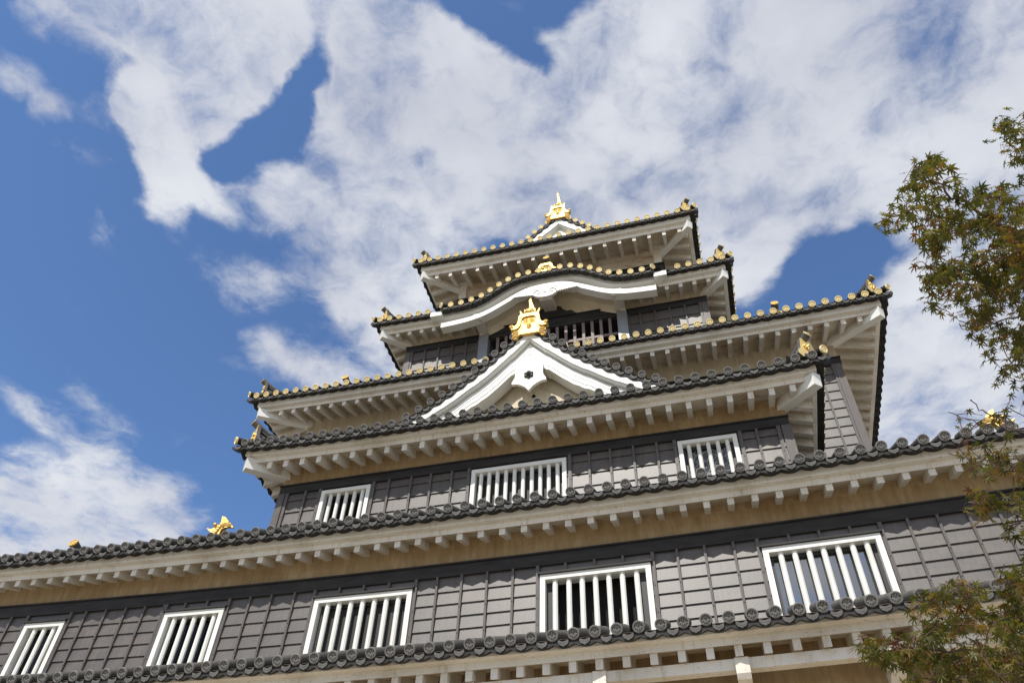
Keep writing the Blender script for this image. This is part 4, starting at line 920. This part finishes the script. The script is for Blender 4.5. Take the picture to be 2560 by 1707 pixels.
def inside(poly, x, y):
    c = False; j = len(poly) - 1
    for i in range(len(poly)):
        (xi, yi), (xj, yj) = poly[i], poly[j]
        if (yi > y) != (yj > y) and x < (xj - xi) * (y - yi) / (yj - yi) + xi: c = not c
        j = i
    return c
def spray(branches, polys, dist, spread, count, tone, lsize, leaves, thick=.010):
    """branches: lines of (x, y, d) seen in the photo; twigs grow from them to fill the outlines"""
    nodes = []
    for br in branches:
        pts = [at(x, y, d) for x, y, d in br]; fine = []
        for a, b in zip(pts[:-1], pts[1:]):
            for q in range(6): fine.append(a + (b - a) * (q / 6) + Vector((random.gauss(0, .012), random.gauss(0, .012), random.gauss(0, .012))))
        fine.append(pts[-1]); n = len(fine)
        wood.tube(fine, [.0025 + thick * (1 - i / n) ** 1.2 for i in range(n)], 6, 0)
        nodes += [(p, p) for p in fine[2:]]
    tips = []
    for poly, wgt in polys:
        xs, ys = [p[0] for p in poly], [p[1] for p in poly]; k = 0; want = int(count * wgt)
        while k < want:
            x, y = random.uniform(min(xs), max(xs)), random.uniform(min(ys), max(ys))
            if inside(poly, x, y): tips.append(at(x, y, dist + random.gauss(0, spread))); k += 1
    pool = [n[0] for n in nodes]
    tips.sort(key=lambda t: min((t - p).length_squared for p in pool))
    for t in tips:
        b = min(pool, key=lambda p: (p - t).length_squared); L = (t - b).length
        if L > .9: continue
        mid = b + (t - b) * .5 + Vector((random.gauss(0, .02), random.gauss(0, .02), .03 * L)); pts = [b, b + (mid - b) * .6, mid, mid + (t - mid) * .6, t]
        twigs.tube(pts, [.0035, .003, .0026, .0022, .0016], 4, 0, cap=False); pool += [mid, t]
        tn = min(1, max(0, random.gauss(tone, .14)))
        for q in range(leaves):
            f = 1 - random.random() ** 1.6 * .85; p = b + (t - b) * f if f < .5 else mid + (t - mid) * (f - .5) * 2
            off = Vector((random.gauss(0, .030), random.gauss(0, .030), random.gauss(-.022, .022)))
            if random.random() < .5: twigs.tube([p, p + off * .6 + Vector((0, 0, .006)), p + off], [.0012, .001, .0008], 3, 0, cap=False)
            add_leaf(p + off, lsize * random.uniform(.65, 1.15), min(1, max(0, tn + random.gauss(0, .13) + (.22 if random.random() < .12 else 0))), random.uniform(.15, 1.15))
A_poly = [(2165, 552), (2200, 590), (2240, 575), (2275, 600), (2300, 720), (2275, 735), (2330, 770), (2395, 800), (2405, 850), (2470, 895), (2500, 945), (2600, 980), (2600, 470), (2530, 490), (2490, 455), (2420, 445), (2370, 440), (2340, 395), (2270, 395), (2255, 440), (2245, 490), (2215, 535)]
A_dense = [(2300, 560), (2330, 720), (2420, 780), (2480, 860), (2600, 960), (2600, 520), (2440, 520)]
A_up = [(2250, 470), (2270, 395), (2340, 395), (2390, 450), (2480, 470), (2500, 530), (2330, 560)]
spray([[(2760, 560, 6.3), (2620, 580, 6.1), (2500, 570, 6.0), (2400, 555, 5.9), (2300, 548, 5.85), (2215, 545, 5.8)], [(2500, 570, 6.0), (2400, 500, 5.9), (2330, 455, 5.8), (2290, 415, 5.8)], [(2620, 580, 6.1), (2520, 660, 6.1), (2430, 700, 6.0), (2330, 715, 5.95)],
       [(2760, 720, 6.3), (2620, 760, 6.2), (2520, 800, 6.1), (2440, 830, 6.05)], [(2620, 760, 6.2), (2570, 850, 6.2), (2520, 920, 6.1)], [(2620, 580, 6.1), (2560, 520, 6.0), (2520, 500, 6.0)]],
      [(A_poly, .62), (A_dense, .75), (A_up, .12)], 6.0, .34, 235, .50, .060, 6)
spray([[(2760, 400, 6.2), (2620, 380, 6.1), (2540, 350, 6.0), (2495, 310, 5.95)]], [([(2478, 310), (2500, 283), (2600, 275), (2600, 480), (2540, 440), (2515, 370), (2485, 360)], 1)], 6.0, .2, 36, .45, .056, 6)
spray([[(2700, 1130, 5.2), (2560, 1075, 5.2), (2470, 1060, 5.2), (2370, 1030, 5.2)], [(2560, 1075, 5.2), (2480, 1045, 5.2), (2430, 1000, 5.2)], [(2700, 1240, 5.1), (2560, 1180, 5.1), (2470, 1155, 5.1), (2370, 1130, 5.1)]],
      [([(2340, 1030), (2420, 990), (2600, 970), (2600, 1090), (2480, 1075)], .22), ([(2320, 1135), (2420, 1105), (2600, 1110), (2600, 1215), (2470, 1190), (2400, 1170)], .45), ([(2460, 1110), (2600, 1090), (2600, 1300), (2500, 1270)], .33)], 5.15, .15, 50, .5, .047, 4, .0045)
spray([[(2720, 1330, 5.0), (2600, 1290, 5.0), (2500, 1262, 5.0), (2420, 1255, 5.0)]], [([(2390, 1245), (2440, 1215), (2600, 1230), (2600, 1345), (2530, 1320), (2450, 1300)], 1)], 5.0, .18, 34, .52, .050, 6, .006)
E_main = [(2285, 1500), (2330, 1455), (2400, 1440), (2440, 1470), (2490, 1500), (2600, 1490), (2600, 1740), (2240, 1740), (2260, 1680), (2290, 1640), (2280, 1580)]
E_left = [(2115, 1580), (2160, 1575), (2240, 1590), (2330, 1600), (2330, 1700), (2230, 1660), (2190, 1640), (2140, 1620)]
E_right = [(2480, 1420), (2600, 1360), (2600, 1520), (2520, 1500)]
spray([[(2760, 1600, 5.0), (2600, 1640, 4.9), (2450, 1640, 4.85), (2330, 1620, 4.8), (2240, 1605, 4.8), (2150, 1588, 4.8)], [(2600, 1640, 4.9), (2500, 1560, 4.9), (2420, 1500, 4.85), (2370, 1470, 4.8)], [(2760, 1480, 5.0), (2600, 1460, 4.9), (2520, 1450, 4.9)], [(2600, 1640, 4.9), (2480, 1690, 4.8), (2380, 1700, 4.8)]],
      [(E_main, .80), (E_left, .16), (E_right, .14)], 4.85, .28, 215, .51, .052, 6, .007)
# trunk and limbs beyond the right edge of the picture
base = Vector(tree.location); fork = Vector((4.0, 4.75, 1.2))
wood.tube([base, base + Vector((.05, .02, .9)), base + Vector((-.02, .03, 1.8)), fork], [.16, .13, .12, .11], 12, 0)
for x, y, d in ((2760, 560, 6.3), (2760, 720, 6.3), (2760, 400, 6.2), (2700, 1130, 5.2), (2700, 1240, 5.1), (2720, 1330, 5.0), (2760, 1600, 5.0), (2760, 1480, 5.0)):
    e = at(x, y, d); pts = [fork - Vector((0, 0, .2))] + [fork + (e - fork) * f + Vector((.16 * math.sin(PI * f) + random.gauss(0, .05), random.gauss(0, .07), .12 * math.sin(PI * f) + random.gauss(0, .03))) for f in (.18, .34, .5, .66, .82)] + [e]; wood.tube(pts, [.06, .045, .036, .03, .023, .016, .010], 8, 0)
wood.build('trunk', ['maple_bark'], tree, smooth=True); twigs.build('twigs', ['red_twig'], tree)
me = bpy.data.meshes.new('foliage'); me.from_pydata(leaf_v, [], leaf_f); me.materials.append(MATS['maple_leaf'])
atr = me.attributes.new('tone', 'FLOAT', 'FACE'); atr.data.foreach_set('value', leaf_tone); me.update()
link('foliage', me, tree)
